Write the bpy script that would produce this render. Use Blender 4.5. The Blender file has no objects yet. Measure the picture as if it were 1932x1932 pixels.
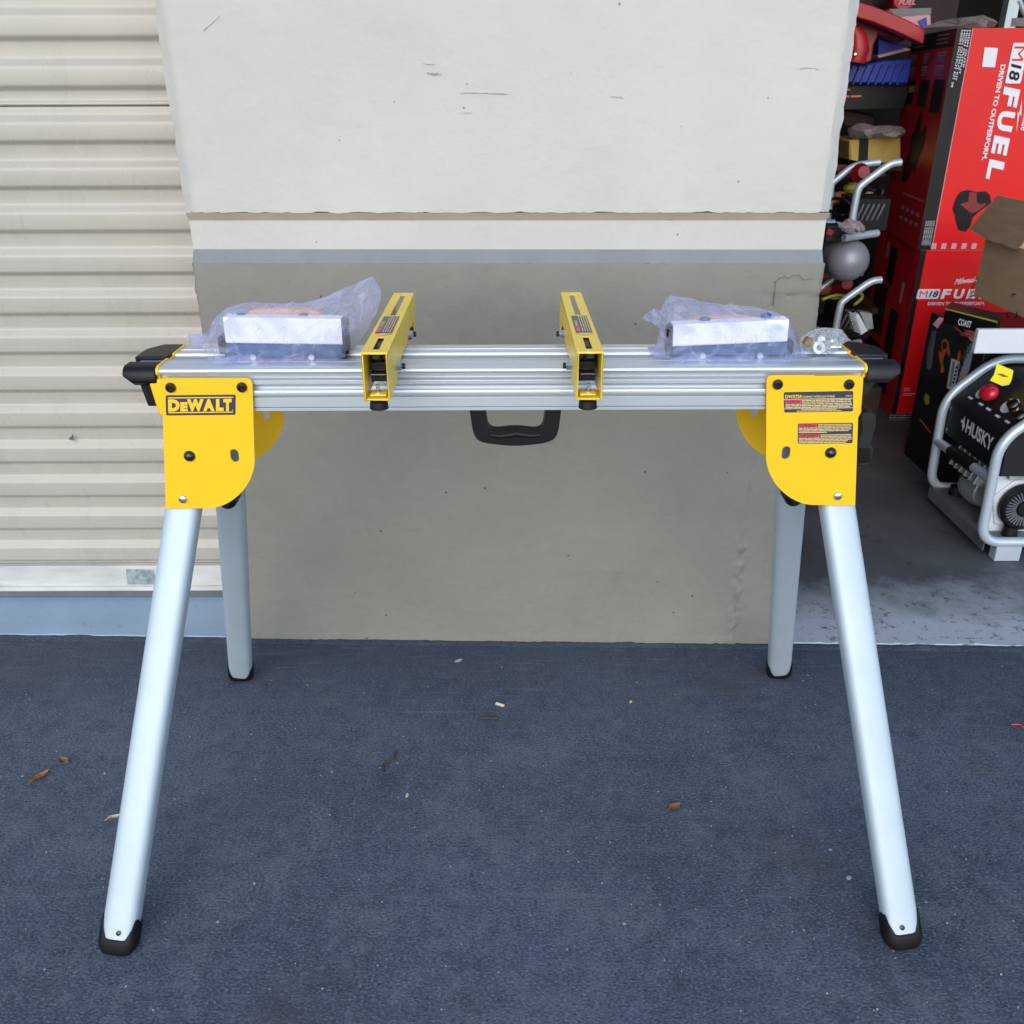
import bpy, bmesh, math, random
from mathutils import Vector as V, Matrix, noise
from mathutils.geometry import tessellate_polygon, delaunay_2d_cdt
random.seed(7)
R=math.radians
sc=bpy.context.scene
C=sc.collection
# ------------------------------------------------------------------ camera
H=1.18; F=1711.0; PITCH=25.05
cd=bpy.data.cameras.new('camera'); cam=bpy.data.objects.new('camera',cd); C.objects.link(cam); sc.camera=cam
RM=Matrix.Rotation(R(90-PITCH),3,'X')@Matrix.Rotation(-0.0035,3,'Z')
cam.location=(0,0,H); cam.rotation_euler=RM.to_euler()
cd.sensor_fit='HORIZONTAL'; cd.sensor_width=7.34; cd.lens=7.34*F/1932
cd.clip_start=0.02; cd.clip_end=500
cd.dof.use_dof=True; cd.dof.focus_distance=1.32; cd.dof.aperture_fstop=3.4
# ------------------------------------------------------------------ light
SUN_EL=R(27); SUN_AZ=R(-14)      # from behind the camera, a little to the left, standing in for light off a sunlit building opposite
w=bpy.data.worlds.new('World'); sc.world=w; w.use_nodes=True
nt=w.node_tree; bg=nt.nodes['Background']
sky=nt.nodes.new('ShaderNodeTexSky'); sky.sky_type='NISHITA'; sky.sun_disc=False
sky.sun_elevation=R(27); sky.sun_rotation=R(180-14); sky.air_density=1.0; sky.dust_density=0.3; sky.ozone_density=2.0
nt.links.new(sky.outputs[0],bg.inputs[0]); bg.inputs[1].default_value=0.145
sl=bpy.data.lights.new('bounce_sun','SUN'); sl.energy=1.15; sl.angle=R(50); sl.color=(1,0.88,0.73)
so=bpy.data.objects.new('bounce_sun',sl); C.objects.link(so)
sd=V((math.sin(SUN_AZ)*math.cos(SUN_EL), -math.cos(SUN_AZ)*math.cos(SUN_EL), math.sin(SUN_EL)))
so.rotation_euler=sd.to_track_quat('Z','Y').to_euler(); so.location=sd*8
sc.view_settings.view_transform='Standard'; sc.view_settings.look='None'
sc.view_settings.exposure=0.92; sc.view_settings.gamma=1
# ------------------------------------------------------------------ unprojection onto real planes (layout measured on the photo)
CP=V((0,0,H))
def ray(u,v): return RM@V(((u-966)/F,-(v-966)/F,-1))
def aY(u,v,Y): d=ray(u,v); return CP+d*(Y/d.y)
def aZ(u,v,Z=0): d=ray(u,v); return CP+d*((Z-H)/d.z)
def aX(u,v,X): d=ray(u,v); return CP+d*(X/d.x)
# ------------------------------------------------------------------ materials
def S(r,g,b):
    f=lambda c:(c/255/12.92 if c/255<=0.04045 else ((c/255+0.055)/1.055)**2.4)
    return (f(r),f(g),f(b))
def mat(name,col,rough=0.5,metal=0.0,var=0.0,vs=8,bump=0.0,bs=60,bd=0.002,spec=0.5,col2=None,coat=0,stretch=None,rvar=0):
    m=bpy.data.materials.new(name); m.use_nodes=True
    n=m.node_tree.nodes; l=m.node_tree.links; p=n['Principled BSDF']
    p.inputs['Base Color'].default_value=(*col,1); p.inputs['Roughness'].default_value=rough
    p.inputs['Metallic'].default_value=metal; p.inputs['Specular IOR Level'].default_value=spec
    if coat: p.inputs['Coat Weight'].default_value=coat; p.inputs['Coat Roughness'].default_value=0.15
    tc=n.new('ShaderNodeTexCoord'); mp=n.new('ShaderNodeMapping'); l.new(tc.outputs['Object'],mp.inputs[0])
    if stretch: mp.inputs['Scale'].default_value=stretch
    if var:
        t=n.new('ShaderNodeTexNoise'); t.inputs['Scale'].default_value=vs; t.inputs['Detail'].default_value=6
        t.inputs['Roughness'].default_value=0.62
        l.new(mp.outputs[0],t.inputs['Vector'])
        cr=n.new('ShaderNodeValToRGB'); cr.color_ramp.elements[0].position=0.32; cr.color_ramp.elements[1].position=0.68
        a=col2 if col2 else tuple(c*(1-var) for c in col)
        cr.color_ramp.elements[0].color=(*a,1); cr.color_ramp.elements[1].color=(*[min(1,c*(1+var*0.4)) for c in col],1)
        l.new(t.outputs[0],cr.inputs[0]); l.new(cr.outputs[0],p.inputs['Base Color'])
        if rvar:
            mr=n.new('ShaderNodeMapRange'); mr.inputs[3].default_value=rough-rvar; mr.inputs[4].default_value=rough+rvar
            l.new(t.outputs[0],mr.inputs[0]); l.new(mr.outputs[0],p.inputs['Roughness'])
    if bump:
        t2=n.new('ShaderNodeTexNoise'); t2.inputs['Scale'].default_value=bs; t2.inputs['Detail'].default_value=5
        l.new(mp.outputs[0],t2.inputs['Vector'])
        b=n.new('ShaderNodeBump'); b.inputs['Strength'].default_value=bump; b.inputs['Distance'].default_value=bd
        l.new(t2.outputs[0],b.inputs['Height']); l.new(b.outputs[0],p.inputs['Normal'])
    return m
def N(m,t,**k):
    x=m.node_tree.nodes.new(t)
    for a,b in k.items(): x.inputs[a].default_value=b
    return x
def ramp(m,src,p0,c0,p1,c1):
    r=m.node_tree.nodes.new('ShaderNodeValToRGB'); e=r.color_ramp.elements
    e[0].position=p0; e[0].color=(*c0,1) if len(c0)==3 else c0; e[1].position=p1; e[1].color=(*c1,1) if len(c1)==3 else c1
    m.node_tree.links.new(src,r.inputs[0]); return r
def mixc(m,fac,a,b,mode='MIX'):
    x=m.node_tree.nodes.new('ShaderNodeMix'); x.data_type='RGBA'; x.blend_type=mode
    L=m.node_tree.links
    for i,s in ((0,fac),(6,a),(7,b)):
        if hasattr(s,'links'): L.new(s,x.inputs[i])
        else: x.inputs[i].default_value=s if i==0 else (*s,1)
    return x.outputs[2]
G3=lambda g:(g,g,g)
M={}
M['alu']=mat('brushed_aluminium',(0.56,0.61,0.66),0.40,0.60,var=0.015,vs=5,stretch=(0.05,2,2))
M['legalu']=mat('satin_leg_aluminium',(0.48,0.56,0.62),0.52,0.30,var=0.05,vs=14,bump=0.10,bs=160,bd=0.0005)
M['groove']=mat('aluminium_channel',(0.30,0.38,0.46),0.45,0.6)
M['yellow']=mat('yellow_powder_coat',(0.93,0.54,0.012),0.38,var=0.03,vs=20,bump=0.25,bs=700,bd=0.0003)
M['yellow2']=mat('yellow_bracket_paint',(0.86,0.60,0.05),0.36,var=0.05,vs=25,bump=0.3,bs=600,bd=0.0003)
M['black']=mat('black_plastic',(0.005,0.0055,0.007),0.42,spec=0.3,var=0.3,vs=40,bump=0.2,bs=500,bd=0.0003)
M['blackd']=mat('dusty_black_plastic',(0.016,0.0165,0.019),0.5,spec=0.4,var=0.5,vs=14,bump=0.2,bs=300,bd=0.0004)
M['rubber']=mat('black_rubber',(0.004,0.004,0.005),0.6,spec=0.3,var=0.3,vs=60,bump=0.3,bs=220,bd=0.0005)
M['steel']=mat('zinc_steel',(0.70,0.74,0.78),0.25,0.95,var=0.1,vs=60)
M['decal']=mat('dark_decal',(0.035,0.045,0.075),0.35)
M['decalY']=mat('decal_yellow',(0.93,0.56,0.03),0.4)
M['decalP']=mat('decal_pale_print',(0.75,0.55,0.25),0.45)
M['decalR']=mat('decal_red',(0.62,0.06,0.12),0.4)
M['decalD']=mat('decal_dark_print',(0.12,0.02,0.04),0.4)
M['ink']=mat('black_ink',(0.006,0.006,0.007),0.5,spec=0.25)
M['white']=mat('white_print',(0.72,0.74,0.80),0.45)
M['shutter']=mat('shutter_paint',(0.425,0.40,0.35),0.28,var=0.06,vs=7,bump=0.16,bs=60,bd=0.0008,stretch=(1,1,0.6),rvar=0.08)
M['bar']=mat('shutter_bottom_bar',(0.60,0.60,0.56),0.5,var=0.25,vs=9,bump=0.3,bs=40,bd=0.001,stretch=(0.5,1,2))
M['bevel']=mat('grey_ledge_paint',(0.205,0.225,0.225),0.6,var=0.12,vs=8)
M['tape_old']=mat('tape_residue',(0.30,0.36,0.37),0.7,var=0.5,vs=60)
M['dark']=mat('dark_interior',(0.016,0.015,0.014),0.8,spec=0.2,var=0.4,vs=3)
M['redbox']=mat('red_carton',(0.68,0.007,0.010),0.36,spec=0.35,var=0.05,vs=5,bump=0.25,bs=7,bd=0.006)
M['redside']=mat('dark_red_carton_print',(0.64,0.012,0.022),0.4,var=0.12,vs=6)
M['blackbox']=mat('black_carton',(0.007,0.007,0.008),0.45,spec=0.3,var=0.5,vs=12,bump=0.1,bs=15,bd=0.002)
M['pink']=mat('pink_print',(0.62,0.32,0.36),0.5)
M['greyprint']=mat('grey_print',(0.38,0.26,0.30),0.5)
M['pict']=mat('dark_picture_print',(0.030,0.008,0.010),0.5,spec=0.25,var=0.7,vs=22,col2=(0.015,0.01,0.012))
M['brown']=mat('corrugated_cardboard',(0.50,0.35,0.23),0.75,var=0.14,vs=9,bump=0.25,bs=80,bd=0.001,stretch=(1,1,6))
M['brownl']=mat('cardboard_torn_edge',(0.48,0.34,0.23),0.8,var=0.2,vs=60)
M['wbox']=mat('white_carton',(0.62,0.66,0.72),0.45,var=0.06,vs=9,bump=0.2,bs=14,bd=0.002)
M['orange']=mat('orange_print',(0.62,0.13,0.02),0.5)
M['lime']=mat('olive_yellow_print',(0.34,0.33,0.04),0.5)
M['tubeg']=mat('silver_frame_paint',(0.50,0.58,0.66),0.36,0.35,var=0.05,vs=14)
M['tank']=mat('grey_tank_paint',(0.30,0.32,0.36),0.45,0.3)
M['casting']=mat('engine_casting',(0.46,0.49,0.50),0.45,0.6,var=0.3,vs=30,bump=0.3,bs=80,bd=0.001)
M['panel']=mat('grey_panel',(0.009,0.0095,0.011),0.5,spec=0.35,var=0.15,vs=10)
M['pan']=mat('grey_base_pan',(0.16,0.17,0.19),0.5,0.3,var=0.2,vs=12)
M['redplas']=mat('red_plastic',(0.60,0.012,0.04),0.28,var=0.2,vs=30,coat=0.5,bump=0.4,bs=40,bd=0.003)
M['brass']=mat('brass',(0.62,0.52,0.36),0.22,1.0)
M['tag']=mat('yellow_paper_tag',(0.85,0.72,0.02),0.55)
M['blue']=mat('blue_plastic_bin',(0.012,0.035,0.34),0.42,var=0.3,vs=9)
M['redarm']=mat('red_paint',(0.42,0.012,0.020),0.4,var=0.15,vs=6)
M['redarm2']=mat('dark_red_housing',(0.24,0.008,0.014),0.4,var=0.4,vs=14)
M['tooly']=mat('tan_yellow_case',(0.50,0.34,0.08),0.55,var=0.15,vs=14)
M['wood']=mat('dark_wood_board',(0.055,0.035,0.020),0.7,var=0.4,vs=12)
M['leaf']=mat('dry_leaf',(0.34,0.13,0.045),0.6,var=0.4,vs=60,bump=0.3,bs=200,bd=0.0005)
M['leaf2']=mat('curled_dead_leaf',(0.22,0.15,0.08),0.7,var=0.5,vs=80)
M['twig']=mat('twig_bark',(0.075,0.042,0.030),0.8,var=0.5,vs=100,bump=0.4,bs=300,bd=0.0006)
M['chip']=mat('pale_chip',(0.36,0.41,0.48),0.6,var=0.2,vs=90)
M['woodchip']=mat('pale_wood_chip',(0.62,0.52,0.38),0.7,var=0.2,vs=90)
M['bagside']=mat('orange_casting',(0.70,0.36,0.14),0.4)
M['nylon']=mat('roller_sleeve',(0.86,0.88,0.90),0.35,0.0,var=0.06,vs=10)
M['glassd']=mat('dark_navy_cap',(0.03,0.09,0.20),0.3)
M['kgrey']=mat('knob_shine',(0.008,0.009,0.012),0.25,coat=0.3)
# plastic film
def film(name,tint,opac,rough=0.22,tr=0.35,bscale=26,bstr=0.5,edge=0.25):
    m=bpy.data.materials.new(name); m.use_nodes=True; n=m.node_tree.nodes; l=m.node_tree.links
    n.remove(n['Principled BSDF']); out=n['Material Output']
    tc=n.new('ShaderNodeTexCoord')
    nz=N(m,'ShaderNodeTexNoise',Scale=bscale,Detail=4,Distortion=1.2); l.new(tc.outputs['Object'],nz.inputs['Vector'])
    vo=N(m,'ShaderNodeTexVoronoi',Scale=bscale*1.1); vo.feature='DISTANCE_TO_EDGE'
    mixv=n.new('ShaderNodeVectorMath'); mixv.operation='MULTIPLY_ADD'
    l.new(nz.outputs['Color'],mixv.inputs[0]); mixv.inputs[1].default_value=(0.05,0.05,0.05); l.new(tc.outputs['Object'],mixv.inputs[2])
    l.new(mixv.outputs[0],vo.inputs['Vector'])
    bu=N(m,'ShaderNodeBump',Strength=bstr,Distance=0.012); l.new(nz.outputs[0],bu.inputs['Height'])
    bu2=N(m,'ShaderNodeBump',Strength=bstr,Distance=0.02); l.new(vo.outputs['Distance'],bu2.inputs['Height']); l.new(bu.outputs[0],bu2.inputs['Normal'])
    p=N(m,'ShaderNodeBsdfPrincipled'); p.inputs['Base Color'].default_value=(*tint,1); p.inputs['Roughness'].default_value=rough
    p.inputs['Specular IOR Level'].default_value=0.9
    l.new(bu2.outputs[0],p.inputs['Normal'])
    t=N(m,'ShaderNodeBsdfTranslucent'); t.inputs[0].default_value=(*tint,1); l.new(bu2.outputs[0],t.inputs['Normal'])
    m1=N(m,'ShaderNodeMixShader'); m1.inputs[0].default_value=tr; l.new(p.outputs[0],m1.inputs[1]); l.new(t.outputs[0],m1.inputs[2])
    tp=N(m,'ShaderNodeBsdfTransparent'); tp.inputs[0].default_value=(0.97,0.97,1,1)
    lw=N(m,'ShaderNodeLayerWeight',Blend=0.35)
    # opacity: base + creases + grazing
    r=ramp(m,vo.outputs['Distance'],0.0,G3(1),0.05,G3(0))
    pn=N(m,'ShaderNodeTexNoise',Scale=bscale*1.5,Detail=3,Roughness=0.5,Distortion=2.5); l.new(tc.outputs['Object'],pn.inputs['Vector'])
    pr_=ramp(m,pn.outputs[0],0.47,G3(0),0.62,G3(1))
    a=n.new('ShaderNodeMath'); a.operation='MULTIPLY_ADD'; l.new(r.outputs[0],a.inputs[0]); a.inputs[1].default_value=edge; a2=n.new('ShaderNodeMath'); a2.operation='MULTIPLY_ADD'; l.new(pr_.outputs[0],a2.inputs[0]); a2.inputs[1].default_value=0.22; a2.inputs[2].default_value=opac; l.new(a2.outputs[0],a.inputs[2])
    b=n.new('ShaderNodeMath'); b.operation='MULTIPLY_ADD'; b.use_clamp=True; l.new(lw.outputs['Facing'],b.inputs[0]); b.inputs[1].default_value=0.35; l.new(a.outputs[0],b.inputs[2])
    m2=N(m,'ShaderNodeMixShader'); l.new(b.outputs[0],m2.inputs[0]); l.new(tp.outputs[0],m2.inputs[1]); l.new(m1.outputs[0],m2.inputs[2])
    l.new(m2.outputs[0],out.inputs[0]); return m
M['bag']=film('lavender_plastic_film',(0.72,0.75,1.0),0.16,rough=0.10,tr=0.5,bscale=10,edge=0.10,bstr=1.0)
M['bagc']=film('clear_crinkled_film',(0.80,0.84,0.84),0.22,rough=0.12,tr=0.25,bscale=70,edge=0.35)
M['wrap']=film('greyish_stretch_wrap',(0.62,0.55,0.56),0.45,rough=0.15,bscale=40)
# asphalt
def asphalt():
    m=mat('asphalt',(0.05,0.05,0.05),0.82); n=m.node_tree.nodes; l=m.node_tree.links; p=n['Principled BSDF']
    tc=n.new('ShaderNodeTexCoord'); o=tc.outputs['Object']
    big=N(m,'ShaderNodeTexNoise',Scale=1.7,Detail=5,Roughness=0.6); l.new(o,big.inputs['Vector'])
    mid=N(m,'ShaderNodeTexNoise',Scale=5.5,Detail=10,Roughness=0.78); l.new(o,mid.inputs['Vector'])
    fin=N(m,'ShaderNodeTexNoise',Scale=330,Detail=4,Roughness=0.7); fm=n.new('ShaderNodeMapping'); fm.inputs['Scale'].default_value=(0.55,1.0,1.0); l.new(o,fm.inputs[0]); l.new(fm.outputs[0],fin.inputs['Vector'])
    vo=N(m,'ShaderNodeTexVoronoi',Scale=190); l.new(o,vo.inputs['Vector'])
    c=ramp(m,big.outputs[0],0.32,(0.040,0.055,0.085),0.66,(0.078,0.103,0.148)).outputs[0]
    c=mixc(m,ramp(m,mid.outputs[0],0.48,G3(0),0.62,G3(0.85)).outputs[0],c,(0.098,0.118,0.148))
    c=mixc(m,ramp(m,fin.outputs[0],0.52,G3(0),0.66,G3(0.65)).outputs[0],c,(0.21,0.25,0.31))
    c=mixc(m,ramp(m,fin.outputs[0],0.38,G3(0.7),0.47,G3(0)).outputs[0],c,(0.012,0.015,0.022))
    c=mixc(m,ramp(m,vo.outputs['Color'],0.90,G3(0),0.95,G3(0.45)).outputs[0],c,(0.17,0.185,0.21))
    m2_=N(m,'ShaderNodeTexNoise',Scale=27,Detail=8,Roughness=0.8); l.new(o,m2_.inputs['Vector'])
    c=mixc(m,ramp(m,m2_.outputs[0],0.52,G3(0),0.66,G3(0.6)).outputs[0],c,(0.13,0.15,0.18))
    c=mixc(m,ramp(m,m2_.outputs[0],0.34,G3(0.6),0.46,G3(0)).outputs[0],c,(0.022,0.028,0.040))
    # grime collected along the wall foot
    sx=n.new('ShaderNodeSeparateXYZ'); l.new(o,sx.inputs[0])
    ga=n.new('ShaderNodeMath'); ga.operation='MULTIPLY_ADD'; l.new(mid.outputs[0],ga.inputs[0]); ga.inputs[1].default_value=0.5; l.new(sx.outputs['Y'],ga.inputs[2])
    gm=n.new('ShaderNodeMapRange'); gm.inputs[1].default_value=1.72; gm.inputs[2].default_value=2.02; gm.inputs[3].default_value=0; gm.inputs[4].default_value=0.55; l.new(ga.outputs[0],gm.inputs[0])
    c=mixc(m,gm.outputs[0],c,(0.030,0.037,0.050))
    # brown stains
    st=N(m,'ShaderNodeTexNoise',Scale=2.6,Detail=7,Roughness=0.72); mp=n.new('ShaderNodeMapping'); mp.inputs['Location'].default_value=(3.1,1.7,0)
    l.new(o,mp.inputs[0]); l.new(mp.outputs[0],st.inputs['Vector'])
    c=mixc(m,ramp(m,st.outputs[0],0.56,G3(0),0.66,G3(0.45)).outputs[0],c,(0.052,0.047,0.046))
    # fine broom scratches
    sm=n.new('ShaderNodeMapping'); sm.inputs['Scale'].default_value=(5,48,1); sm.inputs['Rotation'].default_value=(0,0,0.12); l.new(o,sm.inputs[0])
    s=N(m,'ShaderNodeTexNoise',Scale=1.6,Detail=5,Roughness=0.7,Distortion=0.3); l.new(sm.outputs[0],s.inputs['Vector'])
    c=mixc(m,ramp(m,s.outputs[0],0.56,G3(0),0.68,G3(0.6)).outputs[0],c,(0.10,0.125,0.16))
    for rot,sc_,lo,col in ((0.9,(1.2,26,1),0.70,(0.13,0.145,0.165)),(-0.55,(1.0,34,1),0.715,(0.12,0.125,0.13))):
        q=n.new('ShaderNodeMapping'); q.inputs['Scale'].default_value=sc_; q.inputs['Rotation'].default_value=(0,0,rot); l.new(o,q.inputs[0])
        t=N(m,'ShaderNodeTexNoise',Scale=1.0,Detail=2,Roughness=0.5,Distortion=0.25); l.new(q.outputs[0],t.inputs['Vector'])
        c=mixc(m,ramp(m,t.outputs[0],lo,G3(0),lo+0.02,G3(0.4)).outputs[0],c,col)
    l.new(c,p.inputs['Base Color'])
    ad=n.new('ShaderNodeMath'); ad.operation='ADD'; l.new(fin.outputs[0],ad.inputs[0]); l.new(vo.outputs['Distance'],ad.inputs[1])
    b=N(m,'ShaderNodeBump',Strength=0.5,Distance=0.0014); l.new(ad.outputs[0],b.inputs['Height'])
    b2=N(m,'ShaderNodeBump',Strength=0.22,Distance=0.008); l.new(mid.outputs[0],b2.inputs['Height']); l.new(b.outputs[0],b2.inputs['Normal'])
    l.new(b2.outputs[0],p.inputs['Normal']); return m
M['asphalt']=asphalt()
def concrete(name,c0,c1,stain,scale=3,amt=0.8,lo=0.52,hi=0.62):
    m=mat(name,c1,0.7); n=m.node_tree.nodes; l=m.node_tree.links; p=n['Principled BSDF']
    tc=n.new('ShaderNodeTexCoord'); o=tc.outputs['Object']
    a=N(m,'ShaderNodeTexNoise',Scale=scale,Detail=8,Roughness=0.68); l.new(o,a.inputs['Vector'])
    b=N(m,'ShaderNodeTexNoise',Scale=scale*7,Detail=8,Roughness=0.75); mp=n.new('ShaderNodeMapping'); mp.inputs['Location'].default_value=(5,2,1); l.new(o,mp.inputs[0]); l.new(mp.outputs[0],b.inputs['Vector'])
    c=ramp(m,a.outputs[0],0.35,c0,0.65,c1).outputs[0]
    c=mixc(m,ramp(m,b.outputs[0],lo,G3(0),hi,G3(amt)).outputs[0],c,stain)
    l.new(c,p.inputs['Base Color'])
    bu=N(m,'ShaderNodeBump',Strength=0.4,Distance=0.002); l.new(b.outputs[0],bu.inputs['Height']); l.new(bu.outputs[0],p.inputs['Normal'])
    return m
M['thresh']=concrete('painted_threshold_concrete',(0.27,0.37,0.47),(0.34,0.45,0.56),(0.11,0.12,0.14),3,0.7,0.61,0.70)
def garage_floor():
    m=concrete('garage_floor_concrete',(0.045,0.048,0.052),(0.085,0.093,0.103),(0.018,0.018,0.019),2.2,0.85,0.58,0.70)
    n=m.node_tree.nodes; l=m.node_tree.links; p=n['Principled BSDF']
    src=p.inputs['Base Color'].links[0].from_socket
    tc=n.new('ShaderNodeTexCoord'); sx=n.new('ShaderNodeSeparateXYZ'); l.new(tc.outputs['Object'],sx.inputs[0])
    nz=N(m,'ShaderNodeTexNoise',Scale=5,Detail=6,Roughness=0.7); l.new(tc.outputs['Object'],nz.inputs['Vector'])
    # pale slab strip along the doorway, its fade into shadow painted along y
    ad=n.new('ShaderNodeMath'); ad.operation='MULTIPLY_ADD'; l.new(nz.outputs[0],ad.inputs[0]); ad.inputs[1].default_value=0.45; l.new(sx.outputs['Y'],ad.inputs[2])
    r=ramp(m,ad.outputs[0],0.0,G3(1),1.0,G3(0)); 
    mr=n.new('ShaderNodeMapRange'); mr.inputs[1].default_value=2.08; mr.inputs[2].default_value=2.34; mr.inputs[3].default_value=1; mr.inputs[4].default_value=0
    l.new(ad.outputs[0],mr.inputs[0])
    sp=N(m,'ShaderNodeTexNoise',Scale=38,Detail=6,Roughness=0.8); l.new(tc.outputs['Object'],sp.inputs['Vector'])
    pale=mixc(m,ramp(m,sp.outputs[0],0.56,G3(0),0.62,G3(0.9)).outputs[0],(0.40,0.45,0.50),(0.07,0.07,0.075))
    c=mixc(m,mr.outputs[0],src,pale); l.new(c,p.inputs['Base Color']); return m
M['gfloor']=garage_floor()
def wallmat(name,c0,c1,speck,smear):
    m=mat(name,c1,0.62,spec=0.35); n=m.node_tree.nodes; l=m.node_tree.links; p=n['Principled BSDF']
    tc=n.new('ShaderNodeTexCoord'); o=tc.outputs['Object']
    a=N(m,'ShaderNodeTexNoise',Scale=2.2,Detail=6,Roughness=0.6); l.new(o,a.inputs['Vector'])
    c=ramp(m,a.outputs[0],0.35,c0,0.65,c1).outputs[0]
    # horizontal scuffs
    sm=n.new('ShaderNodeMapping'); sm.inputs['Scale'].default_value=(5,5,42); sm.inputs['Location'].default_value=(1.3,0,0.4); l.new(o,sm.inputs[0])
    s=N(m,'ShaderNodeTexNoise',Scale=1.3,Detail=8,Roughness=0.78); l.new(sm.outputs[0],s.inputs['Vector'])
    c=mixc(m,ramp(m,s.outputs[0],0.66,G3(0),0.73,G3(0.6)).outputs[0],c,smear)
    g=N(m,'ShaderNodeTexNoise',Scale=4.5,Detail=5,Roughness=0.6); mp=n.new('ShaderNodeMapping'); mp.inputs['Location'].default_value=(8,3,2); l.new(o,mp.inputs[0]); l.new(mp.outputs[0],g.inputs['Vector'])
    c=mixc(m,ramp(m,g.outputs[0],0.62,G3(0),0.76,G3(0.35)).outputs[0],c,smear)
    v=N(m,'ShaderNodeTexVoronoi',Scale=17,Randomness=1.0); l.new(o,v.inputs['Vector'])
    sel=N(m,'ShaderNodeTexNoise',Scale=9); l.new(o,sel.inputs['Vector'])
    d=ramp(m,v.outputs['Distance'],0.035,G3(1),0.05,G3(0)).outputs[0]
    d=mixc(m,1.0,d,ramp(m,sel.outputs[0],0.46,G3(0),0.50,G3(1)).outputs[0],'MULTIPLY')
    c=mixc(m,d,c,speck); l.new(c,p.inputs['Base Color'])
    f=N(m,'ShaderNodeTexNoise',Scale=55,Detail=6,Roughness=0.65); l.new(o,f.inputs['Vector'])
    b=N(m,'ShaderNodeBump',Strength=0.55,Distance=0.003); l.new(f.outputs[0],b.inputs['Height']); l.new(b.outputs[0],p.inputs['Normal'])
    return m
M['wallu']=wallmat('pale_wall_paint',(0.485,0.472,0.435),(0.535,0.522,0.485),(0.22,0.22,0.22),(0.40,0.42,0.42))
M['walll']=wallmat('grey_beige_wall_paint',(0.21,0.20,0.172),(0.245,0.235,0.203),(0.07,0.07,0.065),(0.15,0.15,0.135))
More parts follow.
